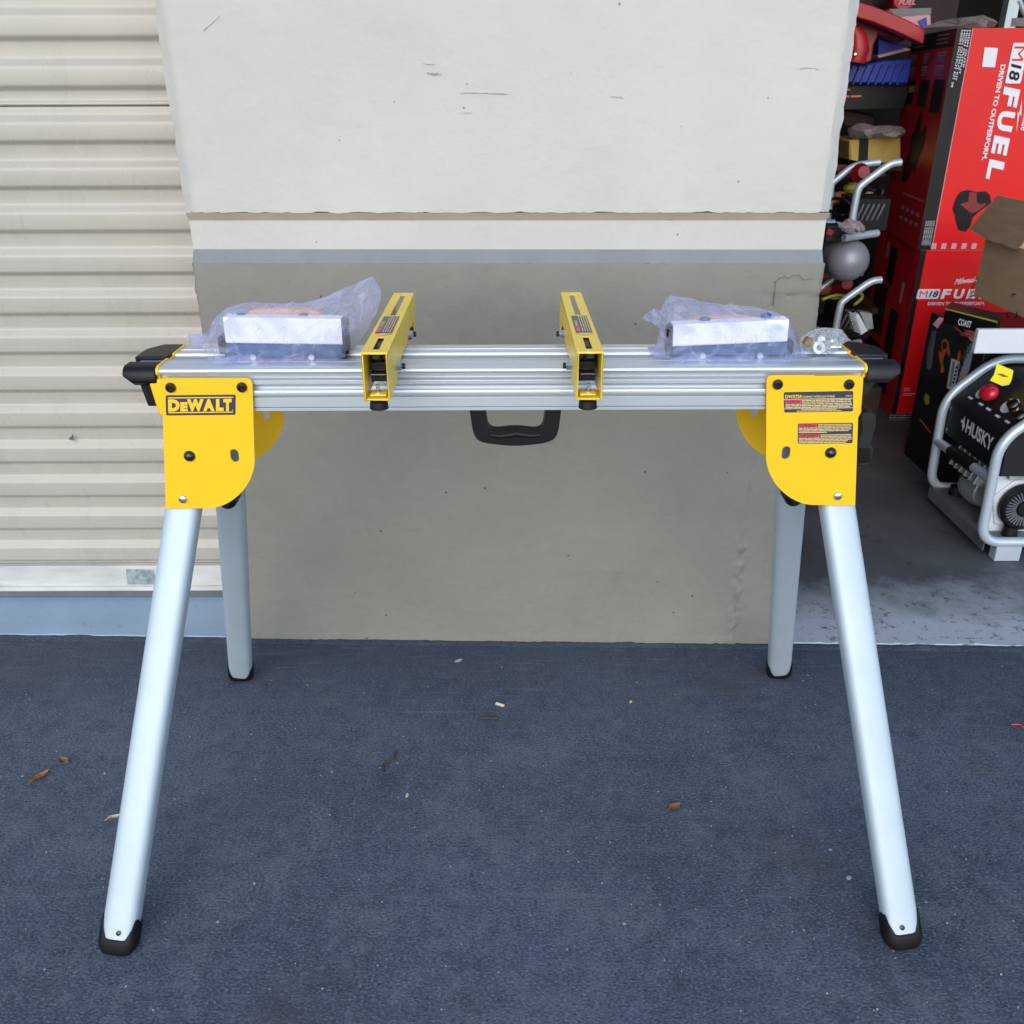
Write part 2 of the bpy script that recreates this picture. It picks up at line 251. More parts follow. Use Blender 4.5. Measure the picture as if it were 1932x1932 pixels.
# ------------------------------------------------------------------ mesh builder
class MB:
    def __init__(s): s.v=[]; s.f=[]; s.m=[]; s.sm=[]; s.mats=[]
    def mi(s,m):
        m=M[m] if isinstance(m,str) else m
        if m not in s.mats: s.mats.append(m)
        return s.mats.index(m)
    def add(s,vs,fs,m,smooth=False):
        b=len(s.v); s.v+= [V(p) for p in vs]; k=s.mi(m)
        for f in fs: s.f.append([b+i for i in f]); s.m.append(k); s.sm.append(smooth)
    def box(s,c,size,m,rot=None):
        c=V(c); x,y,z=[a/2 for a in size]; r=rot or Matrix.Identity(3)
        vs=[c+r@V((a*x,b*y,d*z)) for a in(-1,1) for b in(-1,1) for d in(-1,1)]
        s.add(vs,[(0,1,3,2),(4,6,7,5),(0,4,5,1),(2,3,7,6),(0,2,6,4),(1,5,7,3)],m)
    def hexa(s,q,d,m):
        # quad q (4 pts) pushed by vector d
        q=[V(p) for p in q]; d=V(d); s.add(q+[p+d for p in q],[(0,1,2,3),(7,6,5,4),(0,4,5,1),(1,5,6,2),(2,6,7,3),(3,7,4,0)],m)
    def prism(s,loops,frame,t,m,smooth=False):
        # loops: [outer, hole, ...] 2D ; frame(o,ex,ey) ; extruded by vector t
        o,ex,ey=[V(a) for a in frame]; t=V(t); n=sum(len(l) for l in loops)
        P=[o+ex*p[0]+ey*p[1] for l in loops for p in l]
        tri=tessellate_polygon([[V((p[0],p[1],0)) for p in l] for l in loops])
        fs=[tuple(a) for a in tri]+[tuple(i+n for i in reversed(a)) for a in tri]
        b=0
        for l in loops:
            k=len(l)
            for i in range(k): j=(i+1)%k; fs.append((b+i,b+j,b+j+n,b+i+n))
            b+=k
        s.add(P+[p+t for p in P],fs,m,smooth)
    def loft(s,rings,m,cap=True,smooth=True,closed=True):
        n=len(rings[0]); vs=[p for r in rings for p in r]; fs=[]
        for a in range(len(rings)-1):
            for i in range(n if closed else n-1):
                j=(i+1)%n; fs.append((a*n+i,a*n+j,(a+1)*n+j,(a+1)*n+i))
        s.add(vs,fs,m,smooth)
        if cap:
            s.add(rings[0],[tuple(range(n))],m); s.add(rings[-1],[tuple(reversed(range(n)))],m)
    def tube(s,pts,r,m,seg=14,cap=True):
        pts=[V(p) for p in pts]; rings=[]; up=None
        rr=r if isinstance(r,(list,tuple)) else [r]*len(pts)
        for i,p in enumerate(pts):
            t=(pts[min(i+1,len(pts)-1)]-pts[max(i-1,0)]).normalized()
            if up is None: up=t.orthogonal().normalized()
            up=(up-t*up.dot(t)).normalized(); b=t.cross(up)
            rings.append([p+(up*math.cos(a)+b*math.sin(a))*rr[i] for a in [2*math.pi*k/seg for k in range(seg)]])
        s.loft(rings,m,cap)
    def lathe(s,prof,o,ax,m,seg=24,cap=True):
        o=V(o); ax=V(ax).normalized(); u=ax.orthogonal().normalized(); w=ax.cross(u)
        s.loft([[o+ax*h+(u*math.cos(a)+w*math.sin(a))*r for a in [2*math.pi*k/seg for k in range(seg)]] for r,h in prof],m,cap)
    def text(s,txt,o,rt,up,w,h,m,off=0.0,ext=0.0,shear=0,center=False):
        # text stretched to w x h with lower-left corner o, along rt, up
        cu=bpy.data.curves.new('t','FONT'); cu.body=txt; cu.offset=off; cu.shear=shear; cu.resolution_u=3
        ob=bpy.data.objects.new('t',cu); me=bpy.data.meshes.new_from_object(ob)
        xs=[v.co.x for v in me.vertices]; ys=[v.co.y for v in me.vertices]
        if xs:
            x0,x1,y0,y1=min(xs),max(xs),min(ys),max(ys)
            o=V(o); rt=V(rt).normalized(); up=V(up).normalized()
            s.add([o+rt*((v.co.x-x0)/(x1-x0)*w)+up*((v.co.y-y0)/(y1-y0)*h) for v in me.vertices],[tuple(p.vertices) for p in me.polygons],m)
        bpy.data.objects.remove(ob); bpy.data.curves.remove(cu); bpy.data.meshes.remove(me)
    def build(s,name,parent=None,origin=None,bevel=0,label=None,angle=35,merge=True):
        me=bpy.data.meshes.new(name); o=bpy.data.objects.new(name,me); C.objects.link(o)
        if parent is not None:
            org=V(parent['_o']); o.parent=parent; o['_o']=tuple(org)
        else:
            org=V(origin) if origin is not None else V((0,0,0)); o.location=org; o['_o']=tuple(org)
        me.from_pydata([tuple(p-org) for p in s.v],[],s.f)
        for m in s.mats: me.materials.append(m)
        me.polygons.foreach_set('material_index',s.m); me.polygons.foreach_set('use_smooth',s.sm)
        bm=bmesh.new(); bm.from_mesh(me)
        if merge: bmesh.ops.remove_doubles(bm,verts=bm.verts,dist=1e-6)
        bmesh.ops.recalc_face_normals(bm,faces=bm.faces); bm.to_mesh(me); bm.free()
        if bevel:
            md=o.modifiers.new('bevel','BEVEL'); md.width=bevel; md.segments=2; md.limit_method='ANGLE'; md.angle_limit=R(40)
            me.polygons.foreach_set('use_smooth',[True]*len(me.polygons)); me.set_sharp_from_angle(angle=R(50)); md.harden_normals=False
        elif any(s.sm): me.set_sharp_from_angle(angle=R(angle))
        if label: o['label']=label
        return o
def tag(o,label=None,cat=None,group=None,kind=None):
    for k,v in (('label',label),('category',cat),('group',group),('kind',kind)):
        if v: o[k]=v
    return o
def thing(name,loc,label,cat,group=None):
    o=bpy.data.objects.new(name,None); C.objects.link(o); o.location=loc; o['_o']=tuple(loc); o.empty_display_size=0.05
    return tag(o,label,cat,group)
def copy_tree(o,parent=None,off=None):
    c=o.copy(); C.objects.link(c)
    if parent is not None: c.parent=parent
    elif off: c.location=V(o.location)+V(off)
    for ch in list(o.children): copy_tree(ch,c)
    return c
def arc(cx,cy,r,a0,a1,n=8): return [(cx+r*math.cos(R(a0+(a1-a0)*i/n)),cy+r*math.sin(R(a0+(a1-a0)*i/n))) for i in range(n+1)]
def slot(cx,cy,wd,ht,n=8):
    r=wd/2; h=ht/2-r
    return arc(cx,cy+h,r,0,180,n)+arc(cx,cy-h,r,180,360,n)
def smoothpath(pts,rad,n=6):
    pts=[V(p) for p in pts]; out=[pts[0]]
    for i in range(1,len(pts)-1):
        a,b,c=pts[i-1],pts[i],pts[i+1]; d1=min(rad,(a-b).length*0.49); d2=min(rad,(c-b).length*0.49)
        p=b+(a-b).normalized()*d1; q=b+(c-b).normalized()*d2
        for k in range(n+1):
            t=k/n; out.append(p*(1-t)**2+b*2*t*(1-t)+q*t*t)
    out.append(pts[-1]); return out
# ================================================================== SETTING
WY0=aZ(472,1206).y; WX0=-0.629; WY1=aZ(1465,1217).y; WX1=0.606
def wy(x): return WY0+(WY1-WY0)*(x-WX0)/(WX1-WX0)
g=MB(); g.add([(-40,-40,0),(40,-40,0),(40,40,0),(-40,40,0)],[(0,1,2,3)],'asphalt')
tag(g.build('asphalt_ground'),kind='structure')
# threshold slab at the left (ragged front edge), garage slab at the right
def slab(name,x0,x1,yb,m,step=0.012,amp=0.006,z=0.004):
    b=MB(); n=int((x1-x0)/step); vs=[];fs=[]
    for i in range(n+1):
        x=x0+(x1-x0)*i/n; y=wy(x)+0.004+amp*(noise.noise(V((x*9,3,0)))+0.6*noise.noise(V((x*55,7,0))))
        vs+=[(x,y,0.0),(x,y+0.003,z),(x,yb,z)]
    for i in range(n): fs+=[(3*i,3*i+3,3*i+4,3*i+1),(3*i+1,3*i+4,3*i+5,3*i+2)]
    b.add(vs,fs,m); return tag(b.build(name),kind='structure')
slab('door_threshold',-3.2,WX0+0.03,2.1,'thresh')
slab('garage_floor',WX1-0.03,4.0,5.6,'gfloor',step=0.01,amp=0.010)
# interior shell and the building above the doors (outside the frame, they shade the garage)
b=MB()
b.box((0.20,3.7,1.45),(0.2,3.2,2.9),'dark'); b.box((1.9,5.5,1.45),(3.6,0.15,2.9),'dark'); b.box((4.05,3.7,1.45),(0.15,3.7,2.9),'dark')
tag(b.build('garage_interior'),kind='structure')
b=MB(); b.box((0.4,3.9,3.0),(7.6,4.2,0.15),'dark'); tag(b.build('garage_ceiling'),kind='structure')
b=MB(); b.box((0.4,2.0,3.55),(7.6,0.30,0.95),'wallu'); b.box((4.3,2.0,1.54),(0.5,0.3,3.07),'wallu')
tag(b.build('upper_facade'),kind='structure')
# ---- concrete pier
pier=thing('wall',(0,1.8,0),'pale painted concrete wall pier with grey lower half between the shutter and the open garage','wall')
zc=[aY(950,v,y).z for v,y in ((401,wy(0)),(416,wy(0)+0.018),(470.5,wy(0)+0.018),(497,wy(0)))]
def panel(x0,x1,z0,z1,dx,dz,fy,m,name,ragz=0,xside=0,disp=None):
    b=MB(); nx=int((x1-x0)/dx); nz=max(1,int((z1-z0)/dz)); vs=[];fs=[]
    for j in range(nz+1):
        for i in range(nx+1):
            x=x0+(x1-x0)*i/nx; z=z0+(z1-z0)*j/nz
            e=0
            if i in(0,nx): e=0.003*noise.noise(V((z*30,x,1)))+0.002*noise.noise(V((z*120,x,1)))
            zz=z+(ragz*(noise.noise(V((x*26,5,0)))+0.8*noise.noise(V((x*90,2,0)))) if j==0 else 0)
            y=fy(x)+(disp(x,z) if disp else 0)
            vs.append((x+e,y,zz))
    for j in range(nz):
        for i in range(nx): a=j*(nx+1)+i; fs.append((a,a+1,a+nx+2,a+nx+1))
    b.add(vs,fs,m,True)
    # sides and back
    yb=fy(0)+0.24
    for i in(0,nx):
        col=[vs[j*(nx+1)+i] for j in range(nz+1)]; bk=[(p[0],yb,p[2]) for p in col]; k=len(col)
        b.add(col+bk,[(j,j+1,j+1+k,j+k) for j in range(nz)],m)
    bot=vs[:nx+1]; bk=[(p[0],yb,p[2]) for p in bot]; k=nx+1
    b.add(bot+bk,[(j,j+1,j+1+k,j+k) for j in range(nx)],m)
    top=vs[-(nx+1):]; bk=[(p[0],yb,p[2]) for p in top]
    b.add(top+bk,[(j,j+1,j+1+k,j+k) for j in range(nx)],m)
    return b
def dup_(x,z):
    y=0.0015*noise.noise(V((x*6,0,z*6)))+0.0006*noise.noise(V((x*40,0,z*40)))
    e=min(x-WX0,WX1-x)
    if e<0.022: y+=(0.022-e)*0.75   # chamfered corners
    return y
b=panel(WX0,WX1,zc[0],1.46,0.0075,0.01,wy,'wallu','u',ragz=0.0030,disp=dup_)
b.box((0.5*(WX0+WX1),wy(0)+0.125,2.27),(WX1-WX0,0.23,1.62),'wallu')
b.build('upper_panel',pier)
b=MB()   # reveal: downward chamfer, flat band, upward chamfer
NX=160
rows=[(zc[0]-0.0005,0.002,'reveal'),(zc[1],0.018,'wallu'),(zc[2],0.018,'bevel'),(zc[3],0.0,None)]
M['reveal']=mat('taupe_reveal_shade',(0.58,0.50,0.42),0.7,var=0.12,vs=12)  # taupe is the down-facing chamfer's shade, put into its colour
for k in range(3):
    a,b_=rows[k],rows[k+1]; vs=[];fs=[]
    for i in range(NX+1):
        x=WX0+0.004+(WX1-WX0-0.008)*i/NX
        vs+=[(x,wy(x)+a[1],a[0]),(x,wy(x)+b_[1],b_[0]+(0.0012*noise.noise(V((x*70,1,0))) if k==2 else 0))]
    fs=[(2*i,2*i+2,2*i+3,2*i+1) for i in range(NX)]; b.add(vs,fs,a[2])
b.box((0.5*(WX0+WX1),wy(0)+0.145,(zc[0]+zc[3])/2),(WX1-WX0-0.012,0.20,zc[0]-zc[3]-0.002),'wallu')
b.build('reveal_band',pier)
CRX=aY(1460,529,wy(0.5)).x
def dl(x,z):
    y=0.0022*noise.noise(V((x*5,3,z*5)))+0.0006*noise.noise(V((x*38,0,z*38)))
    cx=CRX+0.004*noise.noise(V((0,9,z*9)))+0.0035*noise.noise(V((0,2,z*45)))
    if z<0.81: 
        y+=0.0022*(1/(1+math.exp(-(x-cx)/0.0025)))    # the corner strip sits slightly back of a ragged joint
        k=math.exp(-((x-cx)/0.009)**2)*(1.0 if z<0.26 else 0.15)
        y-=0.012*k*max(0,0.35+noise.noise(V((x*60,4,z*60))))
        y+=0.0025*math.exp(-((x-cx)/0.0018)**2)
    if x>cx-0.02:
        zz=0.812+0.012*noise.noise(V((x*32,6,0)))+0.004*noise.noise(V((x*120,6,0)))
        y+=0.002*math.exp(-((z-zz)/0.0032)**2)*(1 if noise.noise(V((x*50,1,3)))>-.25 else .2)
    e=min(x-WX0,WX1-x)
    if e<0.006: y+=(0.006-e)
    if z<0.02: y-=0.004*abs(noise.noise(V((x*40,1,0))))
    return y
b=panel(WX0+0.002,WX1-0.001,-0.01,zc[3],0.0046,0.0052,wy,'walll','l',disp=dl)
b.build('lower_panel',pier)
# cracks and scuffs that the wall carries
M['crack']=mat('crack_shadow_paint',(0.15,0.14,0.12),0.8)
M['scuff']=mat('grey_scuff',(0.33,0.34,0.34),0.7,var=0.5,vs=90)
M['scuff2']=mat('faint_scuff',(0.46,0.45,0.42),0.7,var=0.3,vs=60)
def ribbon(pts,wd,mt,name,off=0.0012,jit=0.0012,seed=0):
    rr=random.Random(seed); P=[]
    for i in range(len(pts)-1):
        a,b_=pts[i],pts[i+1]; L=math.hypot(b_[0]-a[0],b_[1]-a[1]); k=max(2,int(L/2.2))
        for j in range(k): t=j/k; P.append((a[0]+(b_[0]-a[0])*t,a[1]+(b_[1]-a[1])*t))
    P.append(pts[-1]); Q=[]
    for u,v in P:
        p=aY(u,v,1.80); p.y=wy(p.x)-off; p.x+=rr.uniform(-jit,jit); p.z+=rr.uniform(-jit,jit); Q.append(p)
    m=MB(); vs=[]; n=len(Q)
    for i,p in enumerate(Q):
        t=(Q[min(i+1,n-1)]-Q[max(i-1,0)]).normalized(); nn=V((-t.z,0,t.x)); w_=wd*(0.35+0.65*rr.random())*(0.25 if i in(0,n-1) else 1)/2
        vs+=[p+nn*w_,p-nn*w_,p+nn*w_+V((0,0.003,0)),p-nn*w_+V((0,0.003,0))]
    m.add(vs,[(4*i,4*i+1,4*i+5,4*i+4) for i in range(n-1)]+[(4*i,4*i+4,4*i+6,4*i+2) for i in range(n-1)]+[(4*i+1,4*i+3,4*i+7,4*i+5) for i in range(n-1)],mt)
    return m.build(name,pier)
ribbon([(1461,529),(1470,521),(1478,519),(1484,523),(1492,517),(1503,517),(1513,526),(1524,523),(1531,526)],0.0022,'crack','crack',seed=1)
ribbon([(1455,531),(1462,528)],0.002,'crack','crack',seed=2)
ribbon([(1461,529),(1458,552),(1456,575)],0.0012,'crack','crack',seed=3,jit=0.0006)
ribbon([(1386,1096),(1388,1118),(1384,1138),(1387,1155)],0.0028,'crack','crack',off=-0.002,seed=4)
ribbon([(804,138),(818,140),(833,139)],0.0042,'scuff','scuff_mark',seed=5,jit=0.0006)
ribbon([(378,58),(395,42),(409,30)],0.0018,'scuff2','scuff_mark',seed=6,jit=0.0005)
ribbon([(868,176),(890,175),(922,176),(958,178)],0.0016,'scuff','scuff_mark',seed=7,jit=0.0009)
ribbon([(868,212),(890,213)],0.002,'scuff2','scuff_mark',seed=8)
ribbon([(798,120),(820,122)],0.0014,'scuff','scuff_mark',seed=9)
ribbon([(1505,130),(1522,128),(1540,131)],0.0016,'scuff','scuff_mark',seed=10)
ribbon([(1150,182),(1175,184)],0.0014,'scuff','scuff_mark',seed=11)
# ragged bead of asphalt along the foot of the wall and slabs
b=MB(); vs=[]; n=620
for i in range(n+1):
    x=-2.2+4.4*i/n; h=0.0028+0.006*max(0,noise.noise(V((x*13,1,1)))+0.5*noise.noise(V((x*60,1,4)))); q=0.004*noise.noise(V((x*30,5,0)))
    vs+=[(x,wy(x)-0.020+q,0.0006),(x,wy(x)-0.007+q,h),(x,wy(x)+0.003+q*0.6,h*0.9),(x,wy(x)+0.007,0.0)]
b.add(vs,[(4*i+j,4*i+4+j,4*i+5+j,4*i+1+j) for i in range(n) for j in range(3)],'asphalt',True)
tag(b.build('asphalt_edge'),kind='structure')
# ---- roll-up shutter
SY=1.707*H; Hh=H
sh=thing('roller_shutter',(-1.6,SY,0),'beige corrugated roll-up shutter closed down to its pale bottom bar','shutter')
X0,X1=-3.2,-0.50
seam=0.9747*H
darks=[(0.0903+0.0752*k)*H for k in range(12)]+[1.0036*H+0.0752*k*H for k in range(10)]
prof=[]; D=0.011
zt=aY(150,1066,SY).z
# profile from the bottom up: (z, depth) ; inner face below each dark line, slope in 'down-facing', outer face above
prof.append((zt+0.001,0.0))
for k,dz in enumerate(darks):
    h=0.0056
    if k>0:
        pass
    # inner face part -> down-facing slope -> outer face -> up-facing slope -> inner face
    prof.append((dz-h,D)); prof.append((dz+h*0.6,0.0))
    nxt=darks[k+1] if k+1<len(darks) else dz+0.0752*H
    mid=dz+(0.0752*H)*0.50
    if k<len(darks)-1 and nxt-dz>0.08*H*1.0: mid=dz+0.0365*H*1.0
    prof.append((mid-0.007,0.0)); prof.append((mid+0.009,D))
    if dz<seam<nxt:
        prof.append((seam-0.0012,D)); prof.append((seam-0.0005,D+0.006)); prof.append((seam+0.0005,D+0.006)); prof.append((seam+0.001,D-0.004)); prof.append((seam+0.006,D-0.004)); prof.append((seam+0.010,D))
prof[0]=(zt+0.001,D)
# round the bends
pr=[V((0,d,z)) for z,d in prof]; pr=smoothpath(pr,0.004,3)
b=MB(); n=len(pr); b.add([V((X0,SY+p.y,p.z)) for p in pr]+[V((X1,SY+p.y,p.z)) for p in pr],[(i,i+1,i+1+n,i+n) for i in range(n-1)],'shutter',True)
b.add([(X0,SY+0.02,zt),(X1,SY+0.02,zt),(X1,SY+0.02,2.7),(X0,SY+0.02,2.7)],[(0,1,2,3)],'shutter')
b.build('curtain',sh,merge=False,angle=60)
zb1=aY(150,1110,SY).z; zb0=aY(150,1124,SY).z
b=MB(); b.box(((X0+X1)/2,SY+0.003,(zt+zb1)/2),(X1-X0,0.018,zt-zb1),'bar'); b.box(((X0+X1)/2,SY-0.008,zb1+0.005),(X1-X0,0.010,0.012),'bar')
b.box(((X0+X1)/2,SY+0.002,(zb1+zb0)/2-0.001),(X1-X0,0.016,zb1-zb0-0.002),'pan')
b.build('bottom_bar',sh,bevel=0.0015)
b=MB(); q=[aY(u,v,SY-0.0065) for u,v in ((238,1074),(290,1075),(294,1103),(240,1103))]; b.hexa(q,(0,-0.0006,0),'tape_old')
b.build('torn_sticker',sh,label='torn remnant of a label stuck on the bottom bar')
M['dent']=mat('scraped_bare_patch',(0.12,0.11,0.10),0.6)
m=MB()
m.prism([[(p.x,p.z) for p in (aY(u,v,SY-0.001) for u,v in ((129,829),(132,825),(134,826),(136,820),(138,827),(136,829),(140,831),(134,830)))]],((0,SY-0.0012,0),(1,0,0),(0,0,1)),(0,0.003,0),'dent')
m.build('scraped_dent',sh)
# ================================================================== SAW STAND
PF=1.236; PR_=1.424; ZT=0.8255
st=thing('saw_stand',(0,1.32,0),'yellow and aluminium saw stand on four splayed legs before the wall','saw stand')
XL=aY(298,700,1.24).x; XR=aY(1632,696,1.24).x
zf=lambda v,Y=1.243:aY(966,v,Y).z
# beam cross-section (y,z)
sec=[(1.362,ZT-0.012),(1.362,ZT),(1.3135,ZT),(1.3125,ZT-0.0035),(1.2858,ZT-0.0035),(1.2845,ZT),(1.2715,ZT),(1.2705,ZT+0.001),(1.2685,ZT+0.001),(1.2675,ZT),(1.250,ZT)]
sec+= [(1.250+0.0095*math.cos(R(a)),ZT-0.0065+0.0065*math.sin(R(a))) for a in (115,140,165,190,215)]
zr=zf(704.6)
sec+=[(1.2415,zr+0.001),(1.249,zr-0.0005),(1.249,zf(713.2)),(1.2455,zf(713.8)),(1.2425,zf(717)),(1.2425,zf(724)),(1.2455,zf(726.5)),(1.2505,zf(730)),(1.2505,zf(734.2)),(1.2425,zf(735.2)),(1.2415,zf(740)),(1.2425,zf(746)),(1.246,zf(747.5)),(1.247,zf(748.6)),(1.244,zf(749)),(1.244,zf(767)),(1.2475,zf(767.6)),(1.2475,zf(768.6)),(1.244,zf(769)),(1.244,zf(774.4)),(1.40,zf(774.4)),(1.40,ZT-0.012)]
b=MB(); b.prism([sec],((XL,0,0),(0,1,0),(0,0,1)),(XR-XL,0,0),'alu')
beam=b.build('beam',st,bevel=0.0007)
# groove floor strip of darker metal and raised rib lines
b=MB(); b.box(((XL+XR)/2,1.299,ZT-0.0028),(XR-XL-0.002,0.023,0.001),'groove')
b.build('channel_strip',beam)
b=MB(); b.box(((XL+XR)/2,1.338,ZT+0.0004),(XR-XL-0.002,0.0022,0.0016),'alu'); b.box(((XL+XR)/2,1.3155,ZT+0.0004),(XR-XL-0.002,0.002,0.0016),'alu')
b.build('rib',beam)
# yellow end frames under the caps
for sx,XE in ((-1,XL),(1,XR)):
    b=MB(); e=0.0022
    # thin yellow gasket following the beam end
    lip=[(y,z) for y,z in sec]
    cy,cz=1.32,0.79
    lip=[(1.364,ZT-0.02),(1.364,ZT+0.0014),(1.3122,ZT+0.0014),(1.3122,ZT-0.002),(1.2862,ZT-0.002),(1.2862,ZT+0.0014),(1.250,ZT+0.0014)]+[(1.250+0.0112*math.cos(R(a)),ZT-0.0065+0.0079*math.sin(R(a))) for a in (110,130,150,170,190,210,225)]+[(1.2445,zr-0.002),(1.2445,zr-0.008),(1.30,zr-0.008)]
    b.prism([lip],((XE,0,0),(0,1,0),(0,0,1)),(sx*0.0035,0,0),'yellow')
    b.build('end_gasket',st)
    # yellow side frame outside the plates
    b=MB(); xo=XE+sx*0.004
    zt_,zb_=zf(712),zf(781)
    if sx<0:
        b.hexa([(xo+0.010,PF+0.003,zt_),(xo-0.0125,PF+0.003,zt_),(xo-0.0055,PF+0.003,zb_),(xo+0.010,PF+0.003,zb_)],(0,PR_-PF-0.012,0),'yellow')
    else:
        b.hexa([(xo-0.012,PF+0.004,zt_),(xo-0.003,PF+0.004,zt_),(xo+0.002,PF+0.004,zf(780)),(xo-0.012,PF+0.004,zf(824))],(0,PR_-PF-0.012,0),'yellow')
        b.lathe([(0.026,-0.006),(0.026,0.004),(0.022,0.007)],(xo-0.004,1.30,zf(800,1.30)),(1,0,0),'yellow')
    b.build('side_frame',st,bevel=0.003)
    # black end cap
    b=MB(); L=0.048
    def capsec(s,dy,dz):
        if dz: return [(1.2365+dy,ZT-0.008),(1.2400+dy,ZT-0.003),(1.247+dy,ZT+0.001),(1.272,ZT+0.001),(1.272,ZT-0.014),(1.2440+dy,ZT-0.014),(1.2365+dy,ZT-0.012)]
        return [(1.2365+dy,ZT-0.011),(1.2400+dy,ZT-0.003),(1.247+dy,ZT+0.001-dz),(1.272,ZT+0.001-dz),(1.272,ZT-0.026),(1.2440+dy,ZT-0.026),(1.2365+dy,ZT-0.020)]
    rings=[]
    for t,dy in ((0,0),(0.72,0),(1.0,0.003)):
        rings.append([V((XE+sx*(0.0036+L*t),y,z)) for y,z in capsec(0,dy,1 if t==1.0 else 0.0)])
    b.loft(rings,'blackd' if sx>0 else 'black',smooth=False)
    rr=[(1.292,ZT-0.026),(1.292,ZT+0.002),(1.366,ZT+0.002),(1.366,ZT-0.026)]
    b.loft([[V((XE+sx*(0.0036+L*t),y,z)) for y,z in ((rr[0][0],rr[0][1]),(rr[1][0],rr[1][1]),(rr[2][0]-o,rr[2][1]),(rr[3][0]-o,rr[3][1]))] for t,o in ((0,0),(0.6,0.0),(1,0.03))],'blackd' if sx>0 else 'black',smooth=False)
    b.box((XE+sx*(0.0036+L*0.42),1.282,ZT-0.0105),(L*0.80,0.018,0.016),'groove')
    # hanging block under the lobe
    xa=XE+sx*0.018
    if sx<0: b.hexa([(XE-0.037,PF+0.02,ZT-0.024),(XE-0.013,PF+0.02,ZT-0.024),(XE-0.009,PF+0.02,zf(767,1.25)),(XE-0.030,PF+0.02,zf(767,1.25))],(0,0.14,0),'black')
    else: b.hexa([(xa-0.014,PF+0.03,ZT-0.024),(xa+0.016,PF+0.03,ZT-0.024),(xa+0.002,PF+0.03,zf(757,1.25)),(xa-0.014,PF+0.03,zf(757,1.25))],(0,0.12,0),'blackd')
    b.build('end_cap',st,bevel=0.0022)
# yellow leg brackets (front ones traced on the plate plane; rear ones are their mirror behind)
def plate_pts(px,Y): return [(p.x,p.z) for p in (aY(u,v,Y) for u,v in px)]
def roundpoly(pts,rads,n=5):
    out=[];k=len(pts)
    for i in range(k):
        a,b,c=V(pts[i-1]),V(pts[i]),V(pts[(i+1)%k]); r=rads[i]
        if r<=0: out.append((b.x,b.y)); continue
        d1=min(r,(a-b).length*0.49); d2=min(r,(c-b).length*0.49); p=b+(a-b).normalized()*d1; q=b+(c-b).normalized()*d2
        for s in range(n+1):
            t=s/n; w=p*(1-t)**2+b*2*t*(1-t)+q*t*t; out.append((w.x,w.y))
    return out
def sup(cx,cy,rx,ry,a0,a1,n,e=0.93):
    o=[]
    for i in range(n+1):
        a=R(a0+(a1-a0)*i/n); c,s_=math.cos(a),math.sin(a)
        o.append((cx+rx*math.copysign(abs(c)**(1/e),c),cy+ry*math.copysign(abs(s_)**(1/e),s_)))
    return o
Lp=[(304.8,713.6),(475.7,713.6)]+sup(393,869,87.6,90,0,90,22)+[(313,959.6)]
Rp=[(1621.7,708.0),(1446.6,708.0)]+sup(1535,862,89.5,90.8,180,90,22)+[(1613.5,953.2)]
def frontplate(px,slotc,knob,rivet,bolts):
    o=MB(); outer=roundpoly(plate_pts(px,PF),[0.001,0.010]+[0]*23+[0.001]); s=aY(*slotc,PF); 
    o.prism([outer,slot(s.x,s.z,0.0125,0.0205)],((0,PF,0),(1,0,0),(0,0,1)),(0,0.0035,0),'yellow')
    pl=o.build('leg_bracket',st,bevel=0.0006)
    for q in bolts:
        p=aY(*q,PF); m=MB(); m.lathe([(0.0075,-0.0002),(0.0075,-0.0022),(0.0062,-0.0045),(0.0035,-0.0048),(0.0033,-0.0025)],p,(0,1,0),'kgrey',24); m.box((p.x,PF-0.003,p.z),(0.004,0.0006,0.004),'black'); m.build('bolt',pl)
    p=aY(*knob,PF); m=MB(); m.lathe([(0.0085*math.cos(R(a)),-0.0075*math.sin(R(a))) for a in (0,15,30,45,60,75,88)],p,(0,1,0),'kgrey',24); m.build('pivot_cap',pl)
    p=aY(*rivet,PF); m=MB(); m.lathe([(0.0070,0),(0.0068,-0.0015),(0.0055,-0.0035),(0.003,-0.0045),(0.0005,-0.0047)],p,(0,1,0),'steel',20); m.build('rivet',pl)
    return pl,s
pL,sL=frontplate(Lp,(442.6,859.7),(357.8,860.3),(345.7,941.5),[(322.3,731),(456.7,730.4)])
pR,sR=frontplate(Rp,(1483,854.3),(1567.2,854),(1580,935.5),[(1467,725),(1601.5,725)])
for px,s in ((Lp,sL),(Rp,sR)):
    o=MB(); outer=roundpoly(plate_pts(px,PF),[0.001,0.010]+[0]*23+[0.001])
    o.prism([outer,slot(s.x,s.z,0.0125,0.0205)],((0,PR_,0),(1,0,0),(0,0,1)),(0,0.0035,0),'yellow'); o.build('leg_bracket',st,bevel=0.0006)
